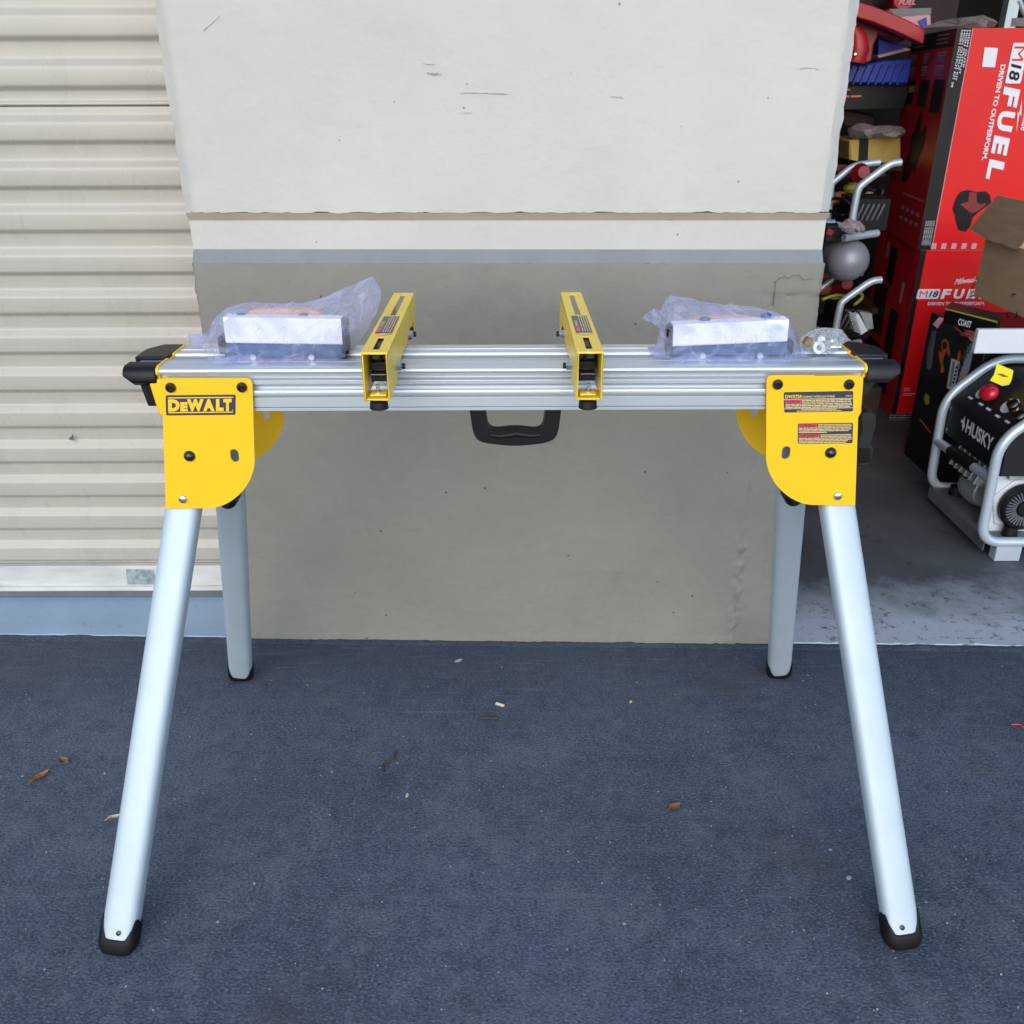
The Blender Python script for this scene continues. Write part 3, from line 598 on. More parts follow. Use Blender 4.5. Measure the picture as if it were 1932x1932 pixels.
# stickers
def quadframe(px,Y):
    P=[aY(u,v,Y) for u,v in px]; tl,tr,br,bl=P; return tl,tr,br,bl,(tr-tl),(bl-tl)
def sticker(px,name,parent,rows,base='decal'):
    tl,tr,br,bl,ex,ey=quadframe(px,PF-0.0004); w=ex.length; h=ey.length; ux=ex.normalized(); uz=-ey.normalized()
    m=MB(); poly=roundpoly([(0,0),(w,0),(w,-h),(0,-h)],[0.0025]*4,4); m.prism([poly],(tl,ux,uz),(0,0.0005,0),base)
    rows(m,tl+V((0,-0.0003,0)),ux,uz,w,h); return m.build(name,parent)
def bars(m,o,ux,uz,x0,x1,y0,y1,n,mt,fill=0.55,rag=0.1,words=True):
    for i in range(n):
        y=y0+(y1-y0)*(i+0.5)/n; hh=abs(y1-y0)/n*fill; x=x0; xe=x1-random.random()*rag*(x1-x0)*(1 if i%3==2 else 0.3)
        while x<xe:
            L=min(random.uniform(0.05,0.16)*(x1-x0),xe-x); 
            q=[o+ux*x+uz*(y+hh/2),o+ux*(x+L)+uz*(y+hh/2),o+ux*(x+L)+uz*(y-hh/2),o+ux*x+uz*(y-hh/2)]
            m.add(q,[(0,1,2,3)],mt); x+=L+0.010*(x1-x0)
def rectq(m,o,ux,uz,x0,x1,y0,y1,mt,dy=0.0):
    o=o+V((0,dy,0)); m.add([o+ux*x0+uz*y0,o+ux*x1+uz*y0,o+ux*x1+uz*y1,o+ux*x0+uz*y1],[(0,1,2,3)],mt)
def logo(m,o,ux,uz,w,h):
    rectq(m,o,ux,uz,w*0.035,w*0.965,-h*0.10,-h*0.155,'decalY'); rectq(m,o,ux,uz,w*0.035,w*0.965,-h*0.83,-h*0.885,'decalY')
    yb=-h*0.80
    for t,x0,x1,hh in (('D',.035,.20,.60),('E',.21,.315,.46),('W',.305,.545,.60),('A',.535,.70,.60),('L',.72,.83,.60),('T',.825,.945,.60)):
        m.text(t,o+ux*(w*x0)+uz*yb,ux,uz,w*(x1-x0),h*hh,'decalY',off=0.075)
    m.text('®',o+ux*(w*.948)+uz*yb,ux,uz,w*.02,h*.09,'decalY')
sticker([(312.3,745.8),(444.7,744.5),(445.2,780.6),(313.2,784.0)],'logo_sticker',pL,logo)
def warn(m,o,ux,uz,w,h):
    m.text('DWX724',o+ux*w*.02-uz*h*.30,ux,uz,w*.235,h*.17,'decalY',off=0.03)
    m.text('COMPACT MITER SAW STAND',o+ux*w*.268-uz*h*.29,ux,uz,w*.465,h*.10,'decalP',off=0.02)
    m.text('TYPE 20',o+ux*w*.885-uz*h*.27,ux,uz,w*.095,h*.07,'decalP',off=0.02)
    for y in (-.335,-.80): rectq(m,o,ux,uz,0,w,h*y,h*(y-.03),'decalP')
    rectq(m,o,ux,uz,w*.02,w*.245,-h*.38,-h*.53,'decalR'); m.text('▲WARNING' if False else 'WARNING',o+V((0,-.0002,0))+ux*w*.05-uz*h*.51,ux,uz,w*.175,h*.10,'decalD',off=0.02)
    bars(m,o,ux,uz,w*.255,w*.985,-h*.375,-h*.545,2,'decalP'); bars(m,o,ux,uz,w*.02,w*.985,-h*.555,-h*.79,3,'decalP')
    bars(m,o,ux,uz,w*.25,w*.77,-h*.84,-h*.90,1,'decalP'); bars(m,o,ux,uz,w*.18,w*.84,-h*.91,-h*.97,1,'decalP')
sticker([(1478.7,740),(1610,737.6),(1610.2,775.8),(1479.6,778.5)],'warning_sticker',pR,warn)
def warn2(m,o,ux,uz,w,h):
    for y,t,x in ((-.03,'ADVERTENCIA',.35),(-.53,'AVERTISSEMENT',.40)):
        rectq(m,o,ux,uz,w*.015,w*x,h*y,h*(y-.14),'decalR'); m.text(t,o+V((0,-.0002,0))+ux*w*.04+uz*h*(y-.12),ux,uz,w*(x-.07),h*.10,'decalD',off=0.02)
        bars(m,o,ux,uz,w*(x+.015),w*.985,h*(y),h*(y-.15),2,'decalP'); bars(m,o,ux,uz,w*.015,w*.985,h*(y-.155),h*(y-.37),3,'decalP')
    bars(m,o,ux,uz,w*.015,w*.54,-h*.40,-h*.48,1,'decalP'); bars(m,o,ux,uz,w*.015,w*.9,-h*.90,-h*.98,1,'decalP')
sticker([(1505.2,799.2),(1609.6,797.7),(1609.6,835.3),(1505.2,837.7)],'warning_sticker',pR,warn2)
# legs
def leg(top,foot,fw,ww,front,yd,name='leg'):
    top=V(top); foot=V(foot); ax=(top-foot).normalized()
    side=V((1,0,0)); side=(side-ax*side.dot(ax)).normalized(); nrm=ax.cross(side).normalized()
    if nrm.y>0: nrm=-nrm
    a,bb=ww/2,fw/2
    def sect(c,k=1.0,t=0.0):
        out=[]
        for i in range(32):
            th=2*math.pi*i/32; co,si=math.cos(th),math.sin(th)
            x=math.copysign(abs(co)**0.62,co)*a*k; y=math.copysign(abs(si)**0.62,si)*bb*k
            out.append(c+side*x+nrm*y)
        return out
    m=MB(); f0=foot+ax*0.020
    m.loft([sect(f0),sect(top)],'legalu'); l=m.build(name,st,angle=50)
    # black foot boot with a notch cut round a tongue of the leg
    m=MB(); rings=[]
    n=32
    hts=[]
    for i in range(n):
        th=2*math.pi*i/n; s_=math.sin(th)   # s_=1 -> facing nrm (camera side)
        c_=abs(math.cos(th))
        top_h=0.046 if s_>0 else 0.046
        tng=0.024 if c_<0.36 else (0.024+(c_-0.36)/0.44*0.022 if c_<0.80 else 0.054)
        hts.append(tng if s_>0 else 0.046)
    prof=[(0.0,0.80),(0.003,0.93),(0.010,1.06),(0.018,1.12)]
    def sc_(h,k):
        out=[]
        for i,p in enumerate(sect(V((0,0,0)),k)): out.append(foot+p+ax*(h if h is not None else hts[i]))
        return out
    base=[]
    for h,k in prof: 
        r_=sc_(h,k); 
        base.append(r_)
    base.append(sc_(None,1.11)); base.append([p for p in (foot+q+ax*(hts[i]+0.0012) for i,q in enumerate(sect(V((0,0,0)),1.04)))]); base.append([foot+q+ax*(hts[i]-0.004) for i,q in enumerate(sect(V((0,0,0)),1.005))])
    # flatten the sole to the ground
    lo=[V((p.x,p.y,max(0.0008,p.z))) for p in base[0]]; base[0]=lo; base[1]=[V((p.x,p.y,max(0.0035,p.z))) for p in base[1]]; base=[[V((p.x,p.y,max(p.z,0.0008))) for p in r] for r in base]
    m.loft(base,'rubber'); ft=m.build('foot',l,angle=50)
    if front:
        p=foot+ax*0.036+nrm*(bb+0.0004)+side*yd; m=MB(); m.lathe([(0.0038,0.0),(0.0036,0.0012),(0.002,0.0016),(0.0018,0.0006)],p,nrm,'kgrey',16); m.build('foot_screw',l)
    return l
fz=lambda u,v:aZ(u,v,0)
for (tu,tv,tY),(fu,fv),fr in (((349,950,1.262),(221,1797),1),((1577,945,1.262),(1705,1786),1),((436,950,1.40),(456,1274),0),((1491,945,1.40),(1468,1269),0)):
    t=aY(tu,tv,tY); f=fz(fu,fv); f.y+=0.002 if fr else 0.0
    if fr:
        t2=t+(t-f).normalized()*0.10
        leg(t2,f,0.036,0.0515,fr,0.004 if fu<966 else -0.004)
    else:
        t2=t+(t-f).normalized()*0.16
        leg(t2,f+V((0,-0.004,0)),0.036,0.0485,fr,0)
# black lock bumpers peeking under the front brackets
for u,v in ((430,944),(1497,939)):
    p=aY(u,v,1.30); m=MB(); m.lathe([(0.013,-0.03),(0.014,0),(0.0125,0.006),(0.006,0.012)],p+V((0,0,0)),(0,-1,0),'black',20); m.build('lock_button',st)
# carry handle
def hp(u,v): p=aY(u,v,1.262); return (p.x,p.z)
ho=roundpoly([hp(884.8,767),(hp(1059.8,767)),hp(1052,826),hp(1030,836),hp(973,842.5),hp(912,836),hp(894,826)],[0.001,0.001,0.018,0.01,0.02,0.01,0.018],6)
hi=roundpoly([hp(914,768),hp(1031,768),hp(1024,811),hp(1010,816),hp(973,811),hp(934,816),hp(921,810)],[0.001,0.001,0.008,0.01,0.03,0.01,0.008],6)
m=MB(); m.prism([ho,hi],((0,1.262,0),(1,0,0),(0,0,1)),(0,0.024,0),'black'); m.build('carry_handle',st,bevel=0.0035)
m=MB(); m.tube([aY(u,v,1.258)+V((0,0.006,0)) for u,v in ((926,823),(945,824.5),(975,820),(1003,824),(1020,822))],[0.0035,0.0048,0.0052,0.0048,0.0035],'black',10); m.build('handle_grip',st)
# lever at the right end
m=MB(); lv=[(1626,780),(1640,777.5),(1650,781),(1654.5,790),(1654,803),(1649,822),(1644.5,838),(1648,845),(1648,856),(1645,870),(1636,880.5),(1617,880.5),(1617,838),(1621,825),(1626,812)]
m.prism([[(p.x,p.z) for p in (aY(u,v,1.285) for u,v in lv)]],((0,1.285,0),(1,0,0),(0,0,1)),(0,0.035,0),'blackd')
lvo=m.build('release_lever',st,bevel=0.003)
m=MB()
for k in range(7):
    p=aY(1631,847+k*4.1,1.2835); m.box(p,(0.018,0.003,0.0014),'black')
m.build('grip_ridges',lvo)
m=MB(); p=aY(1629,797,1.30); m.lathe([(0.0115,-0.002),(0.0115,0.003)],p,(1,0,0),'steel',24); m.build('lever_washer',st)
# ---- yellow tool brackets clamped over the beam
BZ=0.875; BYF=1.135; BYB=1.509; BW=0.0345; BH=0.065; TH=0.0028
def bracket(bx,sgn,rx):
    # sgn: side carrying the nuts ; rx: slight tilt in plan
    lab='yellow square-tube tool bracket clamped over the beam, '+('left of the handle' if bx<0 else 'right of the handle')
    rot=Matrix.Rotation(rx,3,'Z'); cY=(BYF+BYB)/2
    def T(m):
        for i,p in enumerate(m.v): q=rot@V((p.x-bx,p.y-cY,0)); m.v[i]=V((q.x+bx,q.y+cY,p.z))
        return m
    x0,x1=bx-BW/2,bx+BW/2; zb=BZ-BH
    m=MB()
    top=[(x0,BYF),(x1,BYF),(x1,BYB),(x0,BYB)]
    s1=[(bx-0.004,1.151),(bx+0.004,1.151),(bx+0.004,1.214),(bx-0.004,1.214)]; s2=[(bx-0.004,1.345),(bx+0.004,1.345),(bx+0.004,1.49),(bx-0.004,1.49)]
    m.prism([top,s1,s2],((0,0,BZ),(1,0,0),(0,1,0)),(0,0,-TH),'yellow2')
    side=[(BYF,BZ-TH),(BYB,BZ-TH),(BYB,zb+0.004),(BYB-0.006,zb),(BYB-0.022,zb),(BYB-0.026,zb+0.020),(BYB-0.060,zb+0.027),(1.395,zb+0.027),(1.385,zb+0.018),(1.372,zb+0.0185),(1.366,ZT+0.0015-0.0),(1.236,ZT+0.0015),(1.228,zb+0.006),(1.214,zb),(BYF,zb)]
    for x in (x0,x1-TH): m.prism([side],((x,0,0),(0,1,0),(0,0,1)),(TH,0,0),'yellow2')
    m.box((bx,(BYF+1.175)/2,zb+TH/2),(BW-2*TH,1.175-BYF,TH),'yellow2')
    m.box((bx+sgn*0.001,BYF+0.013,zb+TH+0.0032),(BW*0.62,0.016,0.003),'yellow2')
    m.box((bx,BYB-0.014,zb+TH/2),(BW-2*TH,0.028,TH),'yellow2')
    r=T(m).build('tool_bracket',st,bevel=0.0016,label=lab)
    m=MB(); m.lathe([(0.0045,0),(0.0045,0.003),(0.0025,0.004),(0.0022,0.012)],(bx,BYF+0.014,zb+TH+0.004),(0,0,1),'steel',12); T(m).build('stud',r)
    m=MB(); m.lathe([(0.0085,0.014),(0.0115,0.010),(0.0125,0.0)],(bx,BYF+0.014,zb-0.014),(0,0,1),'rubber',20); m.lathe([(0.004,0),(0.0085,0.002),(0.0105,0.007),(0.0125,0.014)],(bx,BYF+0.014,zb-0.0145),(0,0,1),'rubber',20); T(m).build('rubber_foot',r)
    m=MB(); m.lathe([(0.004,0),(0.0085,0.002),(0.0105,0.007),(0.0115,0.020)],(bx+sgn*0.004,BYB-0.030,zb-0.006),(0,0,1),'rubber',20); T(m).build('rubber_foot',r)
    # black lever inside the tube
    m=MB(); m.prism([[(1.160,0.829),(1.160,0.8405),(1.166,0.8425),(1.166,0.853),(1.172,0.855),(1.176,BZ-TH-0.001),(1.34,BZ-TH-0.001),(1.36,0.829)]],((bx-BW/2+TH+0.003+(0.002*sgn),0,0),(0,1,0),(0,0,1)),(BW-2*TH-0.006,0,0),'black')
    m.box((bx+0.004*sgn,1.166,0.864),(0.003,0.012,0.016),'black'); m.tube([(bx-0.011,1.159,0.8385),(bx+0.011,1.159,0.8385)],0.0028,'kgrey',10)
    T(m).build('clamp_lever',r,bevel=0.001)
    for yy,zz in ((1.214,0.8385-0.004),(1.382,0.8370)):
        m=MB(); xs=bx+sgn*(BW/2); m.lathe([(0.0065,0.0),(0.0065,0.007),(0.005,0.0085)],(xs,yy,zz),(sgn,0,0),'steel',6); m.lathe([(0.0042,0.0085),(0.004,0.0125)],(xs,yy,zz),(sgn,0,0),'black',12); T(m).build('lock_nut',r)
    # sticker on top
    m=MB(); z=BZ+0.0006; hw=0.0115
    P=lambda x,y:V((bx+x,y,z))
    m.add([P(-hw,1.232),P(hw,1.232),P(hw,1.335),P(-hw,1.335)],[(0,1,2,3)],'decal')
    m.add([P(-hw,1.232),P(0,1.218),P(hw,1.232)],[(0,1,2)],'decalP')
    ux,uz=V((0,1,0)),V((-1,0,0)); o=V((bx,1.236,z+0.0007))
    m.add([o+uz*0.0105,o+uz*0.0045,o+ux*0.026+uz*0.0045,o+ux*0.026+uz*0.0105],[(0,1,2,3)],'decalR')
    m.text('WARNING',o+ux*0.030+uz*0.0050,ux,uz,0.035,0.0048,'decalP',off=0.02)
    bars(m,o,ux,uz,0.0,0.095,0.003,-0.0105,4,'decalP',fill=0.36)
    T(m).build('warning_sticker',r)
bracket(-0.1762,1,0.003); bracket(0.0996,-1,-0.008*-1)
# ================================================================== PLASTIC BAGS AND CONTENTS
def crumple_bag(name,px,Ym,D,mt,label,cat,spacing=0.010,amp=0.0055,seed=1,zb=ZT+0.0018,group=None):
    rnd=random.Random(seed)
    out=[]
    for u,v in px:
        p=aY(u,v,Ym); out.append((p.x,max(p.z,zb),p.z<zb+0.0005))
    # densify
    pts=[]
    for i in range(len(out)):
        a,b_=out[i],out[(i+1)%len(out)]; L=math.hypot(a[0]-b_[0],a[1]-b_[1]); k=max(1,int(L/(spacing*0.7)))
        for j in range(k):
            t=j/k; bot=a[2] and b_[2]
            pts.append((a[0]+(b_[0]-a[0])*t+(0 if j==0 else rnd.uniform(-1,1)*0.0007),a[1]+(b_[1]-a[1])*t+(0 if (j==0 or bot) else rnd.uniform(-1,1)*0.0009),bot or (a[2] if j==0 else False)))
    poly=[V((p[0],p[1])) for p in pts]; n=len(poly)
    def inside(x,y):
        c=False;j=n-1
        for i in range(n):
            if (poly[i].y>y)!=(poly[j].y>y) and x<(poly[j].x-poly[i].x)*(y-poly[i].y)/(poly[j].y-poly[i].y)+poly[i].x: c=not c
            j=i
        return c
    xs=[p.x for p in poly]; ys=[p.y for p in poly]; inn=[]
    y=min(ys)
    while y<max(ys):
        x=min(xs)
        while x<max(xs):
            q=(x+rnd.uniform(-.45,.45)*spacing,y+rnd.uniform(-.45,.45)*spacing)
            if inside(*q) and min((poly[i]-V(q)).length for i in range(n))>spacing*0.35: inn.append(V(q))
            x+=spacing
        y+=spacing
    allp=poly+inn
    r=delaunay_2d_cdt(allp,[],[list(range(n))],1,1e-7)
    vs,fs=r[0],r[2]
    nb=[i for i in range(n) if not pts[i][2]]
    def dist(p):
        return min((poly[i]-p).length for i in nb)
    F_=[];B_=[]
    for p in vs:
        d=dist(p); gq=min(1,d/0.028)**0.6
        c=amp*(rnd.uniform(-1,1)*0.55+noise.noise(V((p.x*38,p.y*38,seed))))*min(1,d/0.006)
        c2=amp*(rnd.uniform(-1,1)*0.55+noise.noise(V((p.x*38,p.y*38,seed+9))))*min(1,d/0.006)
        F_.append(V((p.x,Ym-D*gq+c,p.y))); B_.append(V((p.x,Ym+D*gq+c2,p.y)))
    m=MB(); k=len(vs); m.add(F_,[tuple(f) for f in fs],mt,True); m.add(B_,[tuple(reversed(f)) for f in fs],mt,True)
    for i in range(n):
        j=(i+1)%n
        if pts[i][2] and pts[j][2]:
            a,b_=F_[i],F_[j]; c,d=B_[j],B_[i]; m.add([a,b_,c,d],[(0,1,2,3)],mt)
    # outer-edge zip: front and back share the outline already (depth 0 there)
    o=m.build(name,None,origin=((min(xs)+max(xs))/2,Ym,ZT),angle=30)
    return tag(o,label,cat,group)
bagL=[(345,633),(366,630.5),(390,629),(394,622),(408,597),(428,581),(452,573),(478.5,569),(505,572),(530.7,573.7),(556,572),(582.8,568.7),(613,560.7),(640,548),(663,538.7),(684,530),(703,522),(712,536),(720,551.7),(717,567),(713,582.8),(699,612.8),(686,632),(673,651),(664,664),(655,677),(613,690),(534.7,692),(478.5,690),(436,682),(422.4,677),(406,667),(390,657),(371,651),(354,646)]
bagR=[(1210.6,600),(1222,590),(1233,582),(1241,585),(1248,587),(1252,572.4),(1264,557),(1277,559),(1290.8,560.7),(1329,570),(1350,573),(1367.8,575.6),(1376,573),(1379.6,570.5),(1384,575),(1415,577.8),(1440,583),(1468,590.6),(1489.8,601),(1500.5,621.6),(1509,648),(1513,664),(1514,682),(1500,684),(1478,681),(1415,682),(1340,686),(1320,691),(1275,692),(1240,690),(1226,686),(1230,668),(1236,651.6),(1241,634),(1243.8,619.5),(1238.4,613),(1228,606),(1213.8,603.5)]
crumple_bag('plastic_bag',bagL,1.308,0.050,'bag','lavender plastic bag with a raised right corner lying on the left of the beam','bag',seed=3,group='parts bags on the beam')
crumple_bag('plastic_bag',bagR,1.308,0.050,'bag','lavender plastic bag with a knotted left corner lying on the right of the beam','bag',seed=5,group='parts bags on the beam')
bagS=[(1509,640),(1521.9,629),(1539,620.6),(1552,618),(1564.6,618.4),(1580,620),(1590.3,622.7),(1597,633),(1606,642),(1594,646.5),(1588,653),(1575.3,662),(1551.8,670.5),(1530,672),(1519,670),(1513,656)]
crumple_bag('small_parts_bag',bagS,1.318,0.026,'bagc','small clear crinkled bag of bolts and washers by the right end cap','bag',spacing=0.006,amp=0.004,seed=8)
# washers and bolts in it
for i,(u,v,yy) in enumerate(((1545,656,1.300),(1562,655,1.315),(1570,643,1.318),(1551,640,1.322))):
    p=aY(u,v,yy); p.z=max(p.z,ZT+0.006); m=MB()
    if i==0: m.lathe([(0.0095,-0.001),(0.0095,0.001),(0.0045,0.001),(0.0045,-0.001),(0.0095,-0.001)],p,(0.2,-1,0.4),'wbox',20,cap=False); tag(m.build('washer',None,origin=p),'white ring washer showing through the small clear bag','washer')
    else:
        d=V((random.uniform(-1,1),random.uniform(-.6,.2),random.uniform(-.2,.3))).normalized(); m.lathe([(0.0055,0),(0.0055,0.004)],p,d,'steel',6); m.lathe([(0.0028,0.004),(0.0028,0.018)],p,d,'steel',10)
        tag(m.build('bolt',None,origin=p),('','zinc hex bolt right of the white ring in the small clear bag','zinc hex bolt at the right end inside the small clear bag','zinc hex bolt nearest the top of the small clear bag')[i],'bolt','bolts in the small clear bag')
m=MB(); p=aY(1524,644,1.300); m.box(p,(0.010,0.010,0.012),'leaf2',Matrix.Rotation(0.5,3,'Y')); tag(m.build('wing_nut',None,origin=p,bevel=0.001),'small brownish nut at the left of the small clear bag','nut')
def support(q,lab,base_px,knobs,ang,side):
    Yf=1.281; tl,tr,br,bl=[aY(u,v,Yf) for u,v in q]
    root=thing('roller_support',(tl+br)/2,lab,'roller support','material supports in the plastic bags')
    ex=(tr-tl).normalized(); L=(tr-tl).length; h=(tl-bl).length; ez=V((-ex.z,0,ex.x))
    m=MB(); n=6
    cs=[(0,-0.0),(0.0,-h)]; poly=roundpoly([(0,0),(0.026,0),(0.026,-h),(0,-h)],[0.002,0.002,0.004,0.004],4)
    m.loft([[tl+ex*x+V((0,a,0))+ez*c for a,c in poly] for x in (0,L)],'nylon',smooth=False); m.build('roller_sleeve',root,angle=30)
    b0=ZT+0.003; m=MB(); c=(bl+br)/2
    zt=c.z-0.001; poly=roundpoly([(-L/2-0.003,b0),(L/2+0.006,b0),(L/2+0.006,zt),(-L/2-0.003,zt)],[0.003]*4,4)
    m.prism([poly],((c.x,Yf+0.004,0),(1,0,0),(0,0,1)),(0,0.034,0),'glassd'); m.build('base_channel',root,bevel=0.001)
    for s in (-1,1):
        m=MB(); cc=c+ex*(s*(L/2+0.005)); m.box((cc.x,Yf+0.014,(b0+tl.z)/2+(0.0 if s*side>0 else -0.012)),(0.011,0.024,(tl.z-b0)*(0.9 if s*side>0 else 0.45)),'black'); m.build('end_block',root,bevel=0.004)
    m=MB(); yk=Yf+0.030; zt2=tl.z-0.002
    po=[(-L*0.34,0),(L*0.33,0),(L*0.30,0.006),(L*0.18,0.010),(-L*0.2,0.010),(-L*0.31,0.007)]
    m.prism([roundpoly(po,[0,0,0.003,0.008,0.008,0.003],4)],((c.x,yk,zt2-0.003),(1,0,0),(0,0,1)),(0,0.012,0),'bagside'); m.build('cast_bracket',root,bevel=0.002)
    for u,v in knobs:
        p=aY(u,v,Yf+0.022); m=MB(); m.lathe([(0.008,-0.004),(0.0085,0.0),(0.0065,0.004),(0.002,0.0055)],p,(0,0,1),'glassd',16); m.build('knob',root)
    for s in (-.25,.25):
        m=MB(); p=V((c.x+s*L,Yf-0.004,ZT+0.006)); m.lathe([(0.0045,0),(0.0045,0.006)],p,(0,-1,0),'steel',8); m.build('screw',root)
    return root
support([(420.4,599),(643,602),(644,650),(421.4,648)],'bagged roller support lying level inside the left plastic bag',None,[(456,597),(573,598)],0,1)
support([(1270.5,613),(1488.7,603.4),(1488.7,642),(1270.5,654.8)],'bagged roller support tilted up to the right inside the right plastic bag',None,[(1330,604),(1446,597)],0,-1)
# ================================================================== GROUND LITTER
def leafm(u,v,L,W,rot,mt,lab,curl=0.3,name='leaf'):
    c=aZ(u,v,0.0); m=MB(); vs=[];fs=[];n=10
    for i in range(n+1):
        t=i/n; ww=W*math.sin(math.pi*t)**0.8*(1-0.3*t)
        for j in(-2,-1,0,1,2):
            x=(t-0.5)*L; y=ww*j/4; z=0.0025+abs(j)*0.5*W*0.25*curl+curl*L*0.25*(t-0.5)**2+0.0015*noise.noise(V((t*6,j,u)))
            q=Matrix.Rotation(rot,3,'Z')@V((x,y,z)); vs.append(c+q)
    for i in range(n):
        for j in range(4): a=i*5+j; fs.append((a,a+1,a+6,a+5))
    m.add(vs,fs,mt,True); m.add([p+V((0,0,-0.0005)) for p in vs],[tuple(reversed(f)) for f in fs],mt,True)
    st_=Matrix.Rotation(rot,3,'Z')@V((-0.5*L-0.006,0,0.001)); a=c+Matrix.Rotation(rot,3,'Z')@V((-0.5*L,0,0.004)); m.tube([a,c+st_],0.0006,mt,6)
    tag(m.build(name,None,origin=c,angle=180,merge=False),lab,'leaf','fallen leaves on the asphalt')
leafm(77,1468,0.036,0.017,0.9,'leaf','reddish brown curled leaf on the asphalt left of the front left leg',1.0)
leafm(122,1441,0.022,0.018,-0.4,'leaf2','grey brown shrivelled leaf on the asphalt above the reddish leaf',1.6)
leafm(1273,1524,0.026,0.017,0.45,'leaf','small orange brown leaf lying flat on the asphalt right of centre',0.5)
leafm(217,1545,0.022,0.010,0.3,'woodchip','pale yellowish dried husk beside the front left leg',1.5,'husk')
def twig(pts,r,lab,mt='twig'):
    P=[aZ(u,v,0)+V((0,0,r+0.0005+0.002*(i%2))) for i,(u,v) in enumerate(pts)]; m=MB(); m.tube(smoothpath(P,0.006,4),r,mt,8)
    tag(m.build('twig',None,origin=P[0]),lab,'twig','twigs on the asphalt')
twig([(722,1457),(724,1450),(722,1444),(731,1441),(741,1437),(746,1431),(744,1424),(748,1419)],0.0019,'crooked reddish brown twig in the middle of the asphalt')
twig([(728,1479),(738,1481),(751,1483)],0.0014,'short dark seed twig just below the crooked twig')
twig([(906,1357),(920,1357),(938,1357)],0.0024,'short thick dark twig below the rolled white butt')
twig([(1907,1368),(1922,1369),(1932,1374)],0.0014,'thin red sliver at the right edge of the asphalt','redplas')
def flake(u,v,L,W,rot,mt,name,lab,cat,grp=None,t=0.0025):
    c=aZ(u,v,0); m=MB(); q=[]
    for i in range(6):
        a=2*math.pi*i/6; q.append((L/2*math.cos(a)*random.uniform(.8,1.1),W/2*math.sin(a)*random.uniform(.8,1.1)))
    Rz=Matrix.Rotation(rot,3,'Z'); m.prism([q],(c+V((0,0,0.0005)),Rz@V((1,0,0)),Rz@V((0,1,0))),(0,0,t),mt)
    tag(m.build(name,None,origin=c),lab,cat,grp)
m=MB(); c=aZ(936,1327,0.0035); d=aZ(951,1331.5,0.0035); m.tube([c,d],0.0032,'woodchip',10); tag(m.build('cigarette_butt',None,origin=c),'pale rolled butt lying on the asphalt behind the dark twig','butt')
flake(865,1247,0.020,0.011,0.5,'chip','paint_flake','pale blue grey paint flake near the wall base','flake',None,0.001)
flake(1190,0+1325,0.009,0.005,0.9,'woodchip','wood_chip','cream wood chip right of the butt','chip')
flake(768,1480+22,0.010,0.005,1.3,'woodchip','wood_chip','cream wood chip below the twigs','chip')
flake(2480*.6457+0,1657,0.010,0.007,0.3,'chip','stone_chip','pale stone chip left of the front right leg','chip')
m=MB()
for i in range(230):
    u=random.uniform(0,1932); v=1232+random.random()**0.8*690; c=aZ(u,v,0); s=random.uniform(0.0006,0.0016)*(1.6 if random.random()<.1 else 1)
    q=[(s*math.cos(a)*random.uniform(.6,1.2),s*math.sin(a)*random.uniform(.6,1.2)) for a in [k*2*math.pi/5 for k in range(5)]]
    m.prism([q],(c+V((0,0,0.0003)),(1,0,0),(0,1,0)),(0,0,s*0.6),random.choice(['chip','chip','chip','woodchip']))
tag(m.build('grit'),'pale grit and tiny stone chips scattered over the asphalt','grit',kind='stuff')
# faint tread prints pressed in dust
M['dust']=mat('pale_dust',(0.105,0.115,0.13),0.9,var=0.5,vs=120)
for k,(u,v,nb,lab) in enumerate(((1840,1425,9,'dusty ribbed shoe print on the asphalt right of the front right leg'),(1905,1540,8,'dusty ribbed shoe print at the right edge of the asphalt'))):
    m=MB()
    for i in range(nb):
        c=aZ(u-10+i*5.0,v-14+i*6.5,0.0011); ww=0.030*math.sin(math.pi*(i+1)/(nb+1))**.5
        for j in range(4):
            if random.random()<0.25: continue
            c2=c+V(((j-1.5)*ww*0.55,0,0)); m.box(c2,(ww*0.42,0.0022,0.0006),'dust',Matrix.Rotation(0.12,3,'Z'))
    tag(m.build('shoe_print',None,origin=aZ(u,v)),lab,'shoe print','shoe prints on the asphalt')
# ================================================================== GARAGE CONTENTS
# ---- two stacked red cartons
YR=3.36
def carton_frame(tl,tr,bl):
    return V(tl),(V(tr)-V(tl)),(V(bl)-V(tl))
topL=aY(1813,53,YR); botL=aY(1724,473,YR); zt=topL.z; zb=botL.z; XA=(topL.x+botL.x)/2
dirS=V((0.075,0.55,0)) # side face runs back
W_=0.62
def face(m,o,ux,uz,x0,x1,y0,y1,mt,off): 
    n=ux.cross(uz).normalized(); 
    if n.dot(CP-o)<0: n=-n
    o=o+n*off
    m.add([o+ux*x0+uz*y0,o+ux*x1+uz*y0,o+ux*x1+uz*y1,o+ux*x0+uz*y1],[(0,1,2,3)],mt)
rc=thing('red_carton',(XA+0.3,YR+0.27,zb),'tall glossy red tool carton with big sideways white lettering, upper one of the stack','carton')
m=MB(); z0=zb+0.003
A=V((XA,YR,z0)); B=A+V((W_,0,0)); Cc=B+dirS; Dd=A+dirS; hz=V((0,0,zt-z0))
m.add([A,B,B+hz,A+hz],[(0,1,2,3)],'redbox'); m.add([A,A+hz,Dd+hz,Dd],[(0,1,2,3)],'redside'); m.add([B,Cc,Cc+hz,B+hz],[(0,1,2,3)],'redbox'); m.add([Cc,Dd,Dd+hz,Cc+hz],[(0,1,2,3)],'redside')
